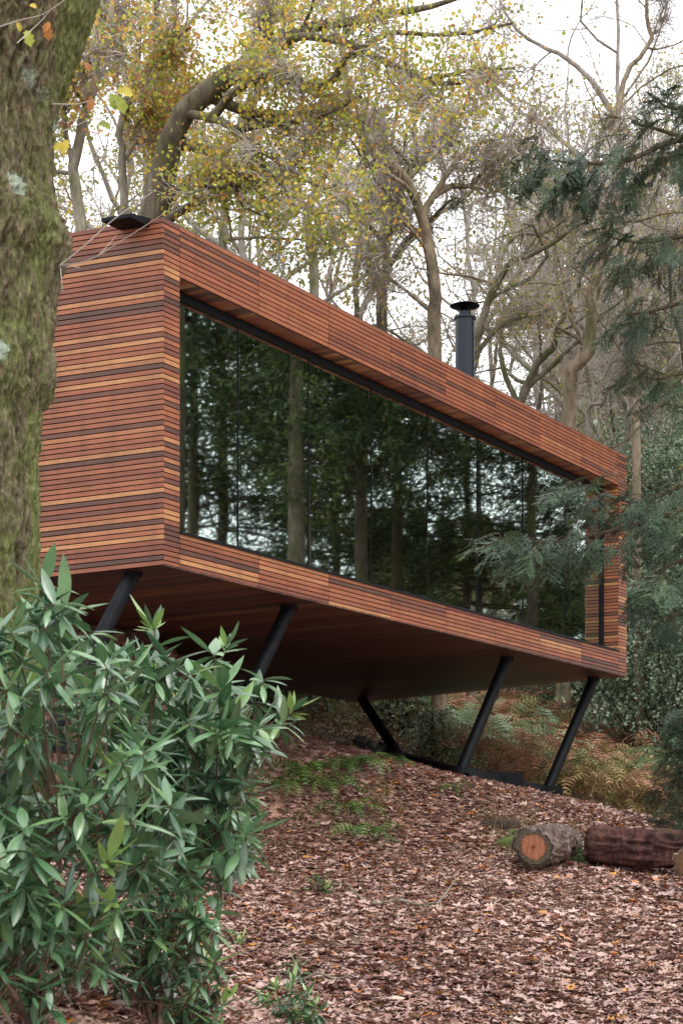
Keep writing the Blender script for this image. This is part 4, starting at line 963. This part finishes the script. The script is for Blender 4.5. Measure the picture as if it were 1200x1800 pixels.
# stone heap by the rear leg and slates by the bracken
def rocks(name, label, pts, cat, group=None, mat=None):
    for lb, x, y, Y, s in pts: pass
m = Mat('rock'); nzv = m.noise(m.coord('Object'), 6, 5); m.base(m.ramp(nzv, [(.3, srgb(30, 28, 26)), (.55, srgb(66, 62, 56)), (.75, srgb(70, 78, 44))])); m.rough(.9); m.bump(nzv, .6, .02); ROCK = m.m
m = Mat('slate'); nzv = m.noise(m.coord('Object'), 6, 5); m.base(m.ramp(nzv, [(.3, srgb(60, 60, 62)), (.6, srgb(104, 104, 108)), (.75, srgb(134, 134, 138))])); m.rough(.6); SLATE = m.m
def rock(c, s, name, label, group, mat, cat, fl=.6):
    n_, k_ = 14, 20; ph = np.linspace(-np.pi/2, np.pi/2, n_); th = np.arange(k_)*2*np.pi/k_; H_, T_ = np.meshgrid(ph, th, indexing='ij')
    d = np.stack([np.cos(H_)*np.cos(T_), np.cos(H_)*np.sin(T_), np.sin(H_)], -1); rr = 1+.5*fbm(d*1.7+rng.random(3)*20, 3, 5)
    V = d*rr[..., None]*s*np.array([1, .8, fl]); i_ = (np.arange(n_-1)*k_)[:, None]; j = np.arange(k_)[None]; j2 = (j+1) % k_
    g = MB(); g.add(V.reshape(-1, 3), np.stack([i_+j, i_+j2, i_+k_+j2, i_+k_+j], -1).reshape(-1, 4)); o = g.build(name, mat, None, True); o.location = c; o.rotation_euler = (0, 0, rng.random()*6)
    return tag(o, label, cat, group)
for i in range(15):
    x = 628+66*rng.random(); Y = 26.6+.9*rng.random(); X = P(x, 0, Y)[0]
    rock((X, Y, gz(X, Y)+.02+.07*(i % 3)), .09+.06*rng.random(), 'stone', 'dark mossy stone in the heap left of the rear leg\'s foot', 'stones heaped by the rear leg', ROCK, 'stone')
for i in range(26):
    Y = 25.2+1.2*rng.random(); x = 985+145*rng.random(); X = P(x, 0, Y)[0]
    rock((X, Y, gz(X, Y)+.0), .05+.07*rng.random(), 'stone', 'flat grey stone in the scatter right of the far leg\'s foot', 'grey stones below the bracken', SLATE, 'stone', .3)
# mossy hump of the bank left of the logs
for lb, x, Y, s, mat in (('moss covered hump on the bank left of the short log', 905, 21.3, .30, None), ('dark hollowed root lump at the bank left of the short log', 880, 21.9, .26, 1)):
    X = P(x, 0, Y)[0]; m = Mat('moss' if mat is None else 'dark_root'); nzv = m.noise(m.coord('Object'), 20, 5)
    m.base(m.ramp(nzv, [(.3, srgb(40, 52, 18)), (.6, srgb(86, 100, 34)), (.8, srgb(120, 100, 60))] if mat is None else [(.3, srgb(24, 18, 14)), (.7, srgb(70, 54, 40))])); m.rough(1); m.bump(nzv, 1, .03)
    rock((X, Y, gz(X, Y)), s, 'mossy_mound' if mat is None else 'root_lump', lb, None, m.m, 'mound', .35)

g = MB(); N = 1500; Y = 9+20*rng.random(N); xp = -50+1300*rng.random(N); X = (xp-CX)/F*Y; a = rng.random(N)*6.283
st = walk(np.stack([X, Y, ground(X, Y)+.035], -1), np.stack([np.cos(a), np.sin(a), .12*rng.standard_normal(N)+.04], -1), .08+.30*rng.random(N)**2, 5, .12, -.02)
st[..., 2] = np.maximum(st[..., 2], ground(st[..., 0], st[..., 1])+.012)
g.tubes(st, np.linspace(1, .5, 5)[None]*(.0025+.004*rng.random((N, 1))**2), 4)
tag(g.build('fallen_twigs', TWIGD), 'small broken twigs strewn all over the fallen leaves', 'twigs', kind='stuff')
rng = np.random.default_rng(11)

# ------------------------------------------------------------------ woodland behind
def limbs_px(base, specs, rs=.54):
    """specs: list of (pixel polyline, distance at start, distance at end, r0, r1)"""
    base = np.array(base, float); out = []
    for pts, Ya, Yb, r0, r1 in specs:
        Ys = np.linspace(Ya, Yb, len(pts)); out.append((np.array([P(a, b, c) for (a, b), c in zip(pts, Ys)])-base, r0*rs, r1*rs))
    return out
def based(x, Y): X = P(x, 0, Y)[0]; return (X, Y, gz(X, Y))

# great leaning oak behind the cabin's near end
b = based(215, 29); bx_, by_, bz_ = b
y0 = HY-bz_*F/29
oak = bare_tree('oak_tree', 'large leaning oak with yellowing leaves rising behind the cabin\'s near roof corner', b, limbs_px(b, [
    ([(215, y0), (225, 700), (240, 460), (268, 380), (312, 250), (370, 165), (430, 105), (485, 65), (540, 45), (640, 30), (760, 22), (840, -20)], 29, 26, .40, .02),
    ([(425, 108), (455, 60), (470, 20), (480, -60)], 26.8, 27.5, .15, .06),
    ([(405, 135), (440, 130), (500, 75), (560, 70), (640, 90), (720, 130), (800, 145), (880, 118)], 27, 24.5, .10, .025),
    ([(335, 232), (400, 240), (440, 265), (500, 300), (560, 330), (620, 375)], 27.5, 25, .08, .02),
    ([(270, 350), (330, 295), (390, 285), (450, 285), (520, 290), (580, 340), (640, 360)], 28.2, 26, .10, .02),
    ([(262, 395), (330, 360), (400, 320), (430, 310)], 28.4, 27, .12, .03),
    ([(372, 165), (420, 135), (480, 128), (530, 140)], 27.2, 26, .09, .03),
    ([(430, 105), (560, 150), (620, 95), (700, 60), (800, 60), (900, 40)], 26.8, 25, .08, .02),
    ([(640, 90), (700, 120), (755, 140), (820, 120), (905, 118)], 25.8, 24.5, .06, .015),
    ([(428, 230), (500, 225), (560, 210), (620, 180)], 27, 26.5, .07, .02)], .86), BARK_OAK,
    lv=((7, .24, 9, .26, .02, .5), (5, .5, 7, .28, .01, .6), (4, .55, 5, .28, 0, .7)), fine=3, fineL=.5, leaf=OAKLEAF, leafn=4300, leafs=.06, lr=(.05, .78), spread=.24, k0=14)
b = based(300, 27); 
def px_tree(name, label, x, Y, specs, bark, **k):
    b = based(x, Y); y0 = HY-b[2]*F/Y
    sp = []
    for pts, Ya, Yb, r0, r1 in specs:
        pts = [(p[0], y0) if p[1] == 'g' else p for p in pts]; sp.append((pts, Ya, Yb, r0, r1))
    return bare_tree(name, label, b, limbs_px(b, sp), bark, **k)
LV = ((5, .36, 9, .30, .03, .5), (5, .5, 7, .30, .02, .6), (4, .55, 5, .3, .01, .75))
px_tree('bare_tree', 'slender dark trunk close beside the mossy trunk, leaning right as it rises', 132, 27, [([(135, 'g'), (130, 450), (122, 300), (140, 220), (158, 140), (178, 40), (196, -60)], 27, 27, .19, .10), ([(126, 290), (110, 200), (135, 140), (160, 110)], 27, 26, .08, .04), ([(160, 150), (190, 110), (215, 60), (225, 20)], 27, 27, .05, .02)], BARK_GREY, lv=LV, leaf=OAKLEAF, leafn=900, leafs=.07)
px_tree('bare_tree', 'thin double stem between the dark slender trunk and the leaning oak', 218, 30, [([(218, 'g'), (218, 400), (216, 240), (230, 150), (270, 70), (300, 10), (320, -60)], 30, 30, .15, .06), ([(218, 200), (240, 150), (290, 90), (330, 50)], 30, 29, .10, .04), ([(222, 300), (250, 240), (262, 200)], 30, 30, .06, .03)], BARK_GREY, lv=LV, leaf=OAKLEAF, leafn=1500, leafs=.07)
px_tree('bare_tree', 'grey stem leaning right directly behind the oak\'s trunk', 262, 32, [([(255, 'g'), (255, 330), (285, 220), (305, 120), (300, 30), (310, -60)], 32, 31, .2, .08), ([(262, 300), (290, 230), (350, 160)], 32, 31, .1, .04)], BARK_GREY, lv=LV, leaf=OAKLEAF, leafn=1200, leafs=.07)
# the tree over the flue and its neighbours
px_tree('bare_tree', 'twisted grey tree forking widely just left of the black flue', 770, 31, [
    ([(775, 'g'), (772, 640), (766, 520), (762, 440), (745, 370), (712, 320), (680, 290), (645, 265), (625, 225), (595, 195), (570, 160)], 31, 29, .26, .05),
    ([(755, 395), (772, 350), (800, 300), (830, 260), (870, 245), (905, 235)], 31, 29.5, .13, .03),
    ([(758, 372), (790, 345), (820, 335), (850, 300), (900, 265), (950, 230)], 31, 30, .12, .03),
    ([(712, 322), (715, 290), (690, 260), (668, 230), (660, 205)], 30.2, 30, .08, .03),
    ([(722, 330), (745, 290), (760, 250), (785, 235), (800, 190)], 30.5, 30, .08, .025),
    ([(764, 560), (735, 535), (700, 505), (665, 470), (640, 445)], 31, 30, .07, .03),
    ([(752, 425), (710, 385), (680, 360), (640, 345)], 31, 30, .09, .03)], BARK_TAN, lv=((7, .36, 10, .34, .03, .5), (5, .5, 7, .32, .02, .6), (4, .55, 5, .3, .01, .75)), leaf=PALELEAF, leafn=700, leafs=.06, k0=12)
px_tree('bare_tree', 'dark mossy trunk left of the flue, standing behind the forking grey tree', 690, 34, [([(690, 'g'), (686, 590), (698, 480), (712, 400), (722, 340), (735, 260), (728, 180)], 34, 34, .24, .06), ([(700, 470), (725, 420), (760, 385), (800, 345)], 34, 33, .13, .04), ([(712, 400), (690, 350), (690, 290)], 34, 33, .10, .04)], BARK_DARK, lv=LV)
px_tree('bare_tree', 'mossy limb sweeping up to the right from behind the flue', 835, 33, [([(835, 'g'), (835, 690), (855, 590), (890, 480), (950, 440), (1010, 395), (1060, 380)], 33, 31, .20, .04), ([(838, 640), (870, 590), (905, 560), (960, 545)], 33, 32, .10, .04), ([(870, 530), (900, 430), (960, 410), (1010, 370)], 33, 32, .08, .03)], BARK_GREY, lv=LV, leaf=PALELEAF, leafn=500, leafs=.06)
px_tree('bare_tree', 'tan trunk leaning right to the cabin\'s right end and running up to the top right', 990, 35, [([(985, 'g'), (1000, 730), (1020, 620), (1045, 480), (1055, 420), (1100, 350), (1160, 300), (1230, 250)], 35, 33, .28, .10), ([(1048, 470), (1052, 380), (1040, 300), (1060, 220)], 34.5, 34, .10, .03), ([(1015, 640), (985, 560), (975, 470), (985, 370), (1000, 330)], 35, 34, .08, .035)], BARK_TAN, lv=LV, leaf=PALELEAF, leafn=500, leafs=.06, k0=12)
px_tree('bare_tree', 'thick forked tree whose limb curves low across the sky left of the tan trunk', 905, 37, [([(905, 'g'), (905, 760), (940, 640), (985, 590), (1010, 520), (1040, 430)], 37, 35, .22, .06), ([(925, 690), (985, 625), (1040, 570), (1100, 520)], 37, 35, .12, .04), ([(905, 720), (880, 620), (900, 540), (960, 500)], 37, 36, .12, .04)], BARK_GREY, lv=LV)
px_tree('bare_tree', 'pale stem rising behind the cabin just right of the tan trunk', 1030, 38, [([(1035, 'g'), (1040, 760), (1060, 690), (1080, 600), (1130, 480), (1160, 400)], 38, 37, .10, .04), ([(1045, 730), (1075, 640), (1130, 560)], 38, 37, .06, .03)], BARK_FAR, lv=LV)
px_tree('bare_tree', 'crooked dark branch tree over the cabin\'s far roof corner', 1190, 30, [([(1215, 'g'), (1210, 900), (1225, 760), (1200, 680), (1150, 690), (1110, 740), (1075, 790)], 30, 27, .16, .02), ([(1205, 690), (1150, 690), (1130, 650), (1100, 620)], 30, 29, .05, .02), ([(1225, 760), (1200, 600), (1180, 520), (1190, 400)], 30, 29, .10, .03)], BARK_DARK, lv=LV)
px_tree('bare_tree', 'slim twisted tree crossing the open sky at the top right', 1110, 33, [([(1120, 'g'), (1105, 700), (1100, 560), (1090, 420), (1095, 300), (1105, 200), (1135, 120), (1165, 60), (1150, 0), (1160, -60)], 33, 33, .17, .05), ([(1150, 100), (1165, 30), (1185, -30)], 33, 33, .05, .02)], BARK_TAN, lv=LV)
px_tree('bare_tree', 'tall grey trunk behind the fascia left of centre', 560, 38, [([(560, 'g'), (565, 500), (560, 400), (575, 300), (600, 200), (590, 60), (600, -60)], 38, 38, .22, .10), ([(562, 420), (600, 330), (650, 260), (690, 160)], 38, 37, .12, .04)], BARK_GREY, lv=LV, leaf=PALELEAF, leafn=1200, leafs=.07)
px_tree('bare_tree', 'grey tree with drooping limbs behind the near roof, right of the leaning oak', 420, 36, [([(420, 'g'), (425, 420), (420, 330), (440, 230), (470, 120), (500, -40)], 36, 36, .18, .08), ([(400, 450), (450, 430), (520, 425), (580, 430)], 35, 34, .08, .03)], BARK_GREY, lv=LV, leaf=PALELEAF, leafn=900, leafs=.07, lr=(0, .6))

# generic bare trees: four grown kinds, each then copied
def generic(name, label, loc, h, bark, seed_leaf=0):
    L = []
    lean = rng.normal(0, .05, 2)
    L.append(([np.zeros(3)-EZ*.3, np.array([lean[0]*h*.3, lean[1]*h*.3, h*.3]), np.array([lean[0]*h*.8+rng.normal()*.3, lean[1]*h*.8, h*.62]), np.array([lean[0]*h+rng.normal()*.8, rng.normal()*.8, h])], (.009*h+.02), .02))
    for k in range(6):
        a = k*1.1+rng.random(); z0 = h*(.28+.09*k); u = np.array([math.cos(a), math.sin(a), 0]); l_ = h*(.36-.03*k)
        p0 = np.array([lean[0]*z0, lean[1]*z0, z0]); L.append(([p0, p0+u*l_*.3+EZ*l_*.30, p0+u*l_*.65+EZ*l_*.62+rng.normal(0, .3, 3), p0+u*l_*.9+EZ*l_*1.05], .005*h, .012))
    return bare_tree(name, label, loc, L, bark, fine=2, lv=((5, .42, 9, .32, .05, .6), (4, .5, 7, .3, .04, .65), (4, .55, 5, .3, .02, .8)), leaf=PALELEAF if seed_leaf else None, leafn=seed_leaf, leafs=.08, spread=.2, group='bare trees on the slope behind the cabin', twigr=.006)
wl = {
 'lb': ['bare grey tree on the slope, first behind the mossy trunk', 'bare tree standing well back between the mossy trunk and the oak', 'bare tree far behind the leaning oak', 'upright bare tree far behind the panel joint nearest the oak', 'bare tree behind the roof a third of the way along the fascia',
        'bare tree far back, seen left of the dark mossy trunk', 'bare tree far back between the dark mossy trunk and the forking grey tree', 'bare tree far back exactly behind the flue', 'bare tree far back, just right of the flue', 'bare tree behind the low curving limb', 'bare tree far back left of the tan trunk', 'bare tree far back right of the tan trunk', 'bare tree on the hillside above the far roof corner', 'bare tree on the hillside past the far roof corner', 'bare tree on the hillside at the right edge',
        'distant bare tree rising above the oak\'s long limb', 'distant bare tree at the top centre behind the yellow leaves', 'distant bare tree between the flue and the top edge', 'distant bare tree left of the open sky', 'distant bare tree under the open sky at the top right', 'small distant tree above the fascia\'s right end', 'small distant tree on the hillside behind the evergreen boughs']}
pos = [(60, 36), (170, 44), (300, 48), (360, 40), (490, 50), (630, 46), (725, 52), (812, 45), (872, 54), (940, 44), (1010, 47), (1070, 43), (1110, 50), (1170, 46), (1215, 52), (400, 58), (570, 60), (690, 58), (850, 60), (980, 58), (1050, 62), (1150, 64)]
protos = []
hs = [15, 17, 14, 16]; bk = [BARK_GREY, BARK_FAR, BARK_TAN, BARK_FAR]; lf = [900, 0, 1600, 500]
for i, ((x, Y), lb) in enumerate(zip(pos, wl['lb'])):
    if i in (4, 6, 8, 9, 17): continue
    X = P(x, 0, Y)[0]; loc = (X, Y, gz(X, Y))
    if i < 4: protos.append(generic('bare_tree', lb, loc, hs[i], bk[i], lf[i]))
    else: dup(protos[(i*7+i//3) % 4], loc, rng.random()*6.28, .8+.45*rng.random(), lb)

# far-off wood: one mass of trunks and twigs
def woodmass(name, label, spots, mat, n_tw=170):
    mt = MB()
    for (X, Y, h) in spots:
        z = gz(X, Y); b = np.array([X, Y, z-.3]); n = 12
        c = walk(b[None], np.array([[rng.normal()*.08, rng.normal()*.08, 1]]), np.array([h]), n, .06, .05); mt.tubes(c, np.linspace(.013*h, .03, n)[None], 5)
        p, r_ = spawn(c, np.linspace(.012*h, .03, n)[None], 16, .2, .75, .36, 8, .28, .06, .5); mt.tubes(p, np.maximum(r_, .02), 4)
        p, r_ = spawn(p, r_, 9, .1, .8, .5, 6, .28, .04, .6); mt.tubes(p, np.maximum(r_, .014), 3)
        p, r_ = spawn(p, r_, 5, .1, .8, .55, 4, .28, .02, .8); mt.tubes(p, np.maximum(r_, .011), 3)
    o = mt.build(name, mat); return tag(o, label, 'woodland', kind='stuff')
sp = []
for i in range(9):
    Y = 70+40*rng.random(); x = -50+1350*rng.random(); sp.append((P(x, 0, Y)[0], Y, 13+6*rng.random()))
for i in range(26):
    Y = 50+42*rng.random(); x = 1030+210*rng.random(); sp.append((P(x, 0, Y)[0], Y, 10+6*rng.random()))
woodmass('distant_woodland', 'mass of bare grey trees on the rising ground far behind the cabin', sp, BARK_FAR)
# evergreen understorey on the far hillside
g = MB(); N = 5200; Y = 42+50*rng.random(N); x = 960+330*rng.random(N); X = (x-CX)/F*Y; cl = fbm(np.stack([X*.35, Y*.35, X*0], -1), 3, 91); k = cl > -.02; X, Y = X[k], Y[k]
z = ground(X, Y); hh = (2.2+5*np.clip(cl[k], 0, 1)*3)*rng.random(len(X)); leaves(g, np.stack([X, Y, z+hh], -1), .24, 7, .5, rlo=.0, rhi=1)
N = 1500; Y = 36+14*rng.random(N); x = 80+420*rng.random(N); X = (x-CX)/F*Y; z = ground(X, Y); cl = fbm(np.stack([X*.5, Y*.5, X*0], -1), 3, 95)
leaves(g, np.stack([X, Y, z+(2.5+6*np.clip(cl+.3, 0, 1))*rng.random(N)], -1), .13, 7, .4, rlo=.2, rhi=1)
tag(g.build('understorey', SHRUB), 'green understorey scattered through the wood behind the cabin', 'undergrowth', kind='stuff')

# ------------------------------------------------------------------ wood to the right of the cabin (mirrored in its glass)
def refl(x, y, D):
    """where the glass shows, at picture point (x, y), something D metres beyond it"""
    q0 = front(0, REC+.03, 0); v = np.array([(x-CX)/F, 1, (HY-y)/F]); t = np.dot(q0, N_)/np.dot(v, N_); h = v*t; u = nrm(v); r_ = u-2*np.dot(u, N_)*N_
    return h+r_*D/np.linalg.norm(r_[:2])
def conifer(name, label, loc, h, r, group=None, mat=None, n=70, z0=.12, trunk=None, per=11):
    t = thing(name, label, 'tree', loc, group)
    g = MB(); tk = catmull([(0, 0, -.3), (.1, 0, h*.4), (0, .1, h)], 12); g.tubes(tk[None], np.linspace(trunk or .010*h, .02, 12)[None], 10); g.build('trunk', BARK_OAK if trunk else BARK_DARK, t, True)
    zz_ = h*(z0+(1-z0)*rng.random(n)**.9); a = rng.random(n)*6.283; L = r*(1-(zz_/h-z0)/(1-z0)*.85)*(.6+.6*rng.random(n)); p0 = np.stack([0*zz_, 0*zz_, zz_], -1)
    br = walk(p0, np.stack([np.cos(a), np.sin(a), .05+0*a], -1), L, 9, .10, -.02); gb = MB(); gb.tubes(br, np.broadcast_to(np.linspace(.035, .008, 9), (n, 9)), 4)
    s_, sr = spawn(br, np.full((n, 9), .01), 9, .15, .9, .34, 4, .15, -.06, .8); gb.tubes(s_, np.full((len(s_), 4), .006), 3); gb.build('branch', BARK_DARK, t)
    pp = pts_of(s_, 1); gl = MB(); leaves(gl, pp, .17, per, .13, droop=.6, rlo=0, rhi=1, pinch=.14); gl.build('foliage', mat or DARKNEEDLE, t)
    return t
q = refl(522, 900, 17); 
conifer('evergreen_tree', 'stout evergreen right of the cabin, mirrored as the pale upright trunk in its second pane', (q[0], q[1], gz(q[0], q[1])), 24, 4.0, trunk=.27, n=90, z0=.46)
CL = 'dark evergreen in the wood to the right of the cabin, mirrored in its glass'
cp = []
for i, (x, D, h) in enumerate([(340, 24, 24), (625, 18, 22), (690, 26, 25), (760, 20, 22), (845, 27, 24), (930, 20, 21), (1010, 26, 23), (575, 33, 27), (300, 16, 25), (1060, 18, 20), (382, 29, 28)]):
    q = refl(x, 900, D); loc = (q[0], q[1], gz(q[0], q[1]))
    if i < 3: cp.append(conifer('evergreen_tree', CL, loc, [24, 22, 25][i], [4.4, 3.8, 4.8][i], 'evergreens mirrored in the glass', n=[130, 130, 130][i], z0=[.42, .35, .48][i], per=[13, 11, 13][i]))
    else: dup(cp[i % 3], loc, rng.random()*6.28, h/24., CL)
for i, (x, D) in enumerate([(670, 36), (830, 34)]):
    q = refl(x, 900, D); dup(protos[(2, 0)[i % 2]], (q[0], q[1], gz(q[0], q[1])), rng.random()*6, .9, 'bare yellowing tree in the wood to the right of the cabin, mirrored in its glass', 'bare trees mirrored in the glass')

# added hollies behind the cabin's near end, blocking sky light under its floor
for i, (lb, X, Y, r_, h_) in enumerate((('tall dark holly behind the cabin\'s near end', -5.5, 26.2, 1.9, 3.4), ('dark holly added to block light beside the tall one, nearer the middle of the cabin', -3.4, 28.6, 1.7, 3.0), ('low dark holly added to block light behind the middle of the cabin', -1.6, 31.2, 1.5, 2.2), ('broad dark holly added to block light at the outer corner behind the near end', -8.5, 23.5, 2.2, 3.8))):
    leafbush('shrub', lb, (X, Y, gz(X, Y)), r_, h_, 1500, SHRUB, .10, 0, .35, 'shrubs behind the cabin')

low = None
for i, (x, D, h) in enumerate([(640, 42, 12), (705, 46, 14), (770, 44, 12), (840, 40, 13), (900, 46, 14), (960, 42, 12), (1020, 46, 13), (800, 52, 15), (1080, 40, 12)]):
    q = refl(x, 1000, D); loc = (q[0], q[1], gz(q[0], q[1])); LB = 'younger evergreen branched to the ground, right of the cabin and mirrored low in its glass'
    if low is None: low = conifer('evergreen_tree', LB, loc, 13, 3.8, 'young evergreens mirrored in the glass', n=130, z0=.04, per=12)
    else: dup(low, loc, rng.random()*6.28, h/13., LB, 'young evergreens mirrored in the glass')

# ------------------------------------------------------------------ sky, sun, camera
sc = bpy.context.scene
w = bpy.data.worlds.new('World'); sc.world = w; w.use_nodes = True
nt = w.node_tree; bg = nt.nodes['Background']
SUN_EL, SUN_AZ = R(52), R(35)
sky = nt.nodes.new('ShaderNodeTexSky'); sky.sky_type = 'NISHITA'; sky.sun_disc = False
sky.sun_elevation = SUN_EL; sky.sun_rotation = SUN_AZ; sky.air_density = 1.2; sky.dust_density = 3.0
# overcast: the clear sky seen only faintly through an even layer of white cloud
mx = nt.nodes.new('ShaderNodeMix'); mx.data_type = 'RGBA'; mx.inputs[0].default_value = .93
tc = nt.nodes.new('ShaderNodeTexCoord'); nz = nt.nodes.new('ShaderNodeTexNoise'); nz.inputs['Scale'].default_value = 1.6; nz.inputs['Detail'].default_value = 4
nt.links.new(tc.outputs['Generated'], nz.inputs['Vector'])
cr = nt.nodes.new('ShaderNodeValToRGB'); cr.color_ramp.elements[0].position = .3; cr.color_ramp.elements[0].color = (8.2, 8.5, 8.9, 1)
cr.color_ramp.elements[1].position = .7; cr.color_ramp.elements[1].color = (10.4, 10.5, 10.6, 1)
nt.links.new(nz.outputs['Fac'], cr.inputs['Fac'])
nt.links.new(sky.outputs['Color'], mx.inputs[6]); nt.links.new(cr.outputs['Color'], mx.inputs[7]); nt.links.new(mx.outputs[2], bg.inputs['Color'])
bg.inputs['Strength'].default_value = .125
sl = bpy.data.lights.new('sun', 'SUN'); sl.energy = .9; sl.angle = R(22); sl.color = (1, .97, .92)
so = bpy.data.objects.new('sun', sl); C.objects.link(so)
# sun from the right and behind the camera, high
d = np.array([math.sin(SUN_AZ)*math.cos(SUN_EL), -math.cos(SUN_AZ)*math.cos(SUN_EL), math.sin(SUN_EL)])
from mathutils import Vector
so.rotation_euler = Vector(d).to_track_quat('Z', 'Y').to_euler(); so.location = (10, -10, 20)
sky.sun_rotation = math.atan2(d[0], d[1])
cam = bpy.data.cameras.new('camera'); co = bpy.data.objects.new('camera', cam); C.objects.link(co); sc.camera = co
co.rotation_euler = (R(90), 0, 0)
cam.sensor_fit = 'HORIZONTAL'; cam.sensor_width = 36; cam.lens = 36*F/1200; cam.shift_y = (HY-900)/1200
cam.clip_end = 2000; cam.clip_start = .1
cam.dof.use_dof = True; cam.dof.focus_distance = 18; cam.dof.aperture_fstop = 13
sc.view_settings.view_transform = 'Standard'; sc.view_settings.look = 'None'; sc.view_settings.exposure = .97; sc.view_settings.gamma = 1
sc.render.resolution_x = 682; sc.render.resolution_y = 1024
sc.cycles.use_denoising = True; sc.cycles.max_bounces = 8; sc.cycles.transparent_max_bounces = 12
sc.cycles.diffuse_bounces = 3; sc.cycles.glossy_bounces = 3; sc.cycles.sample_clamp_indirect = 6
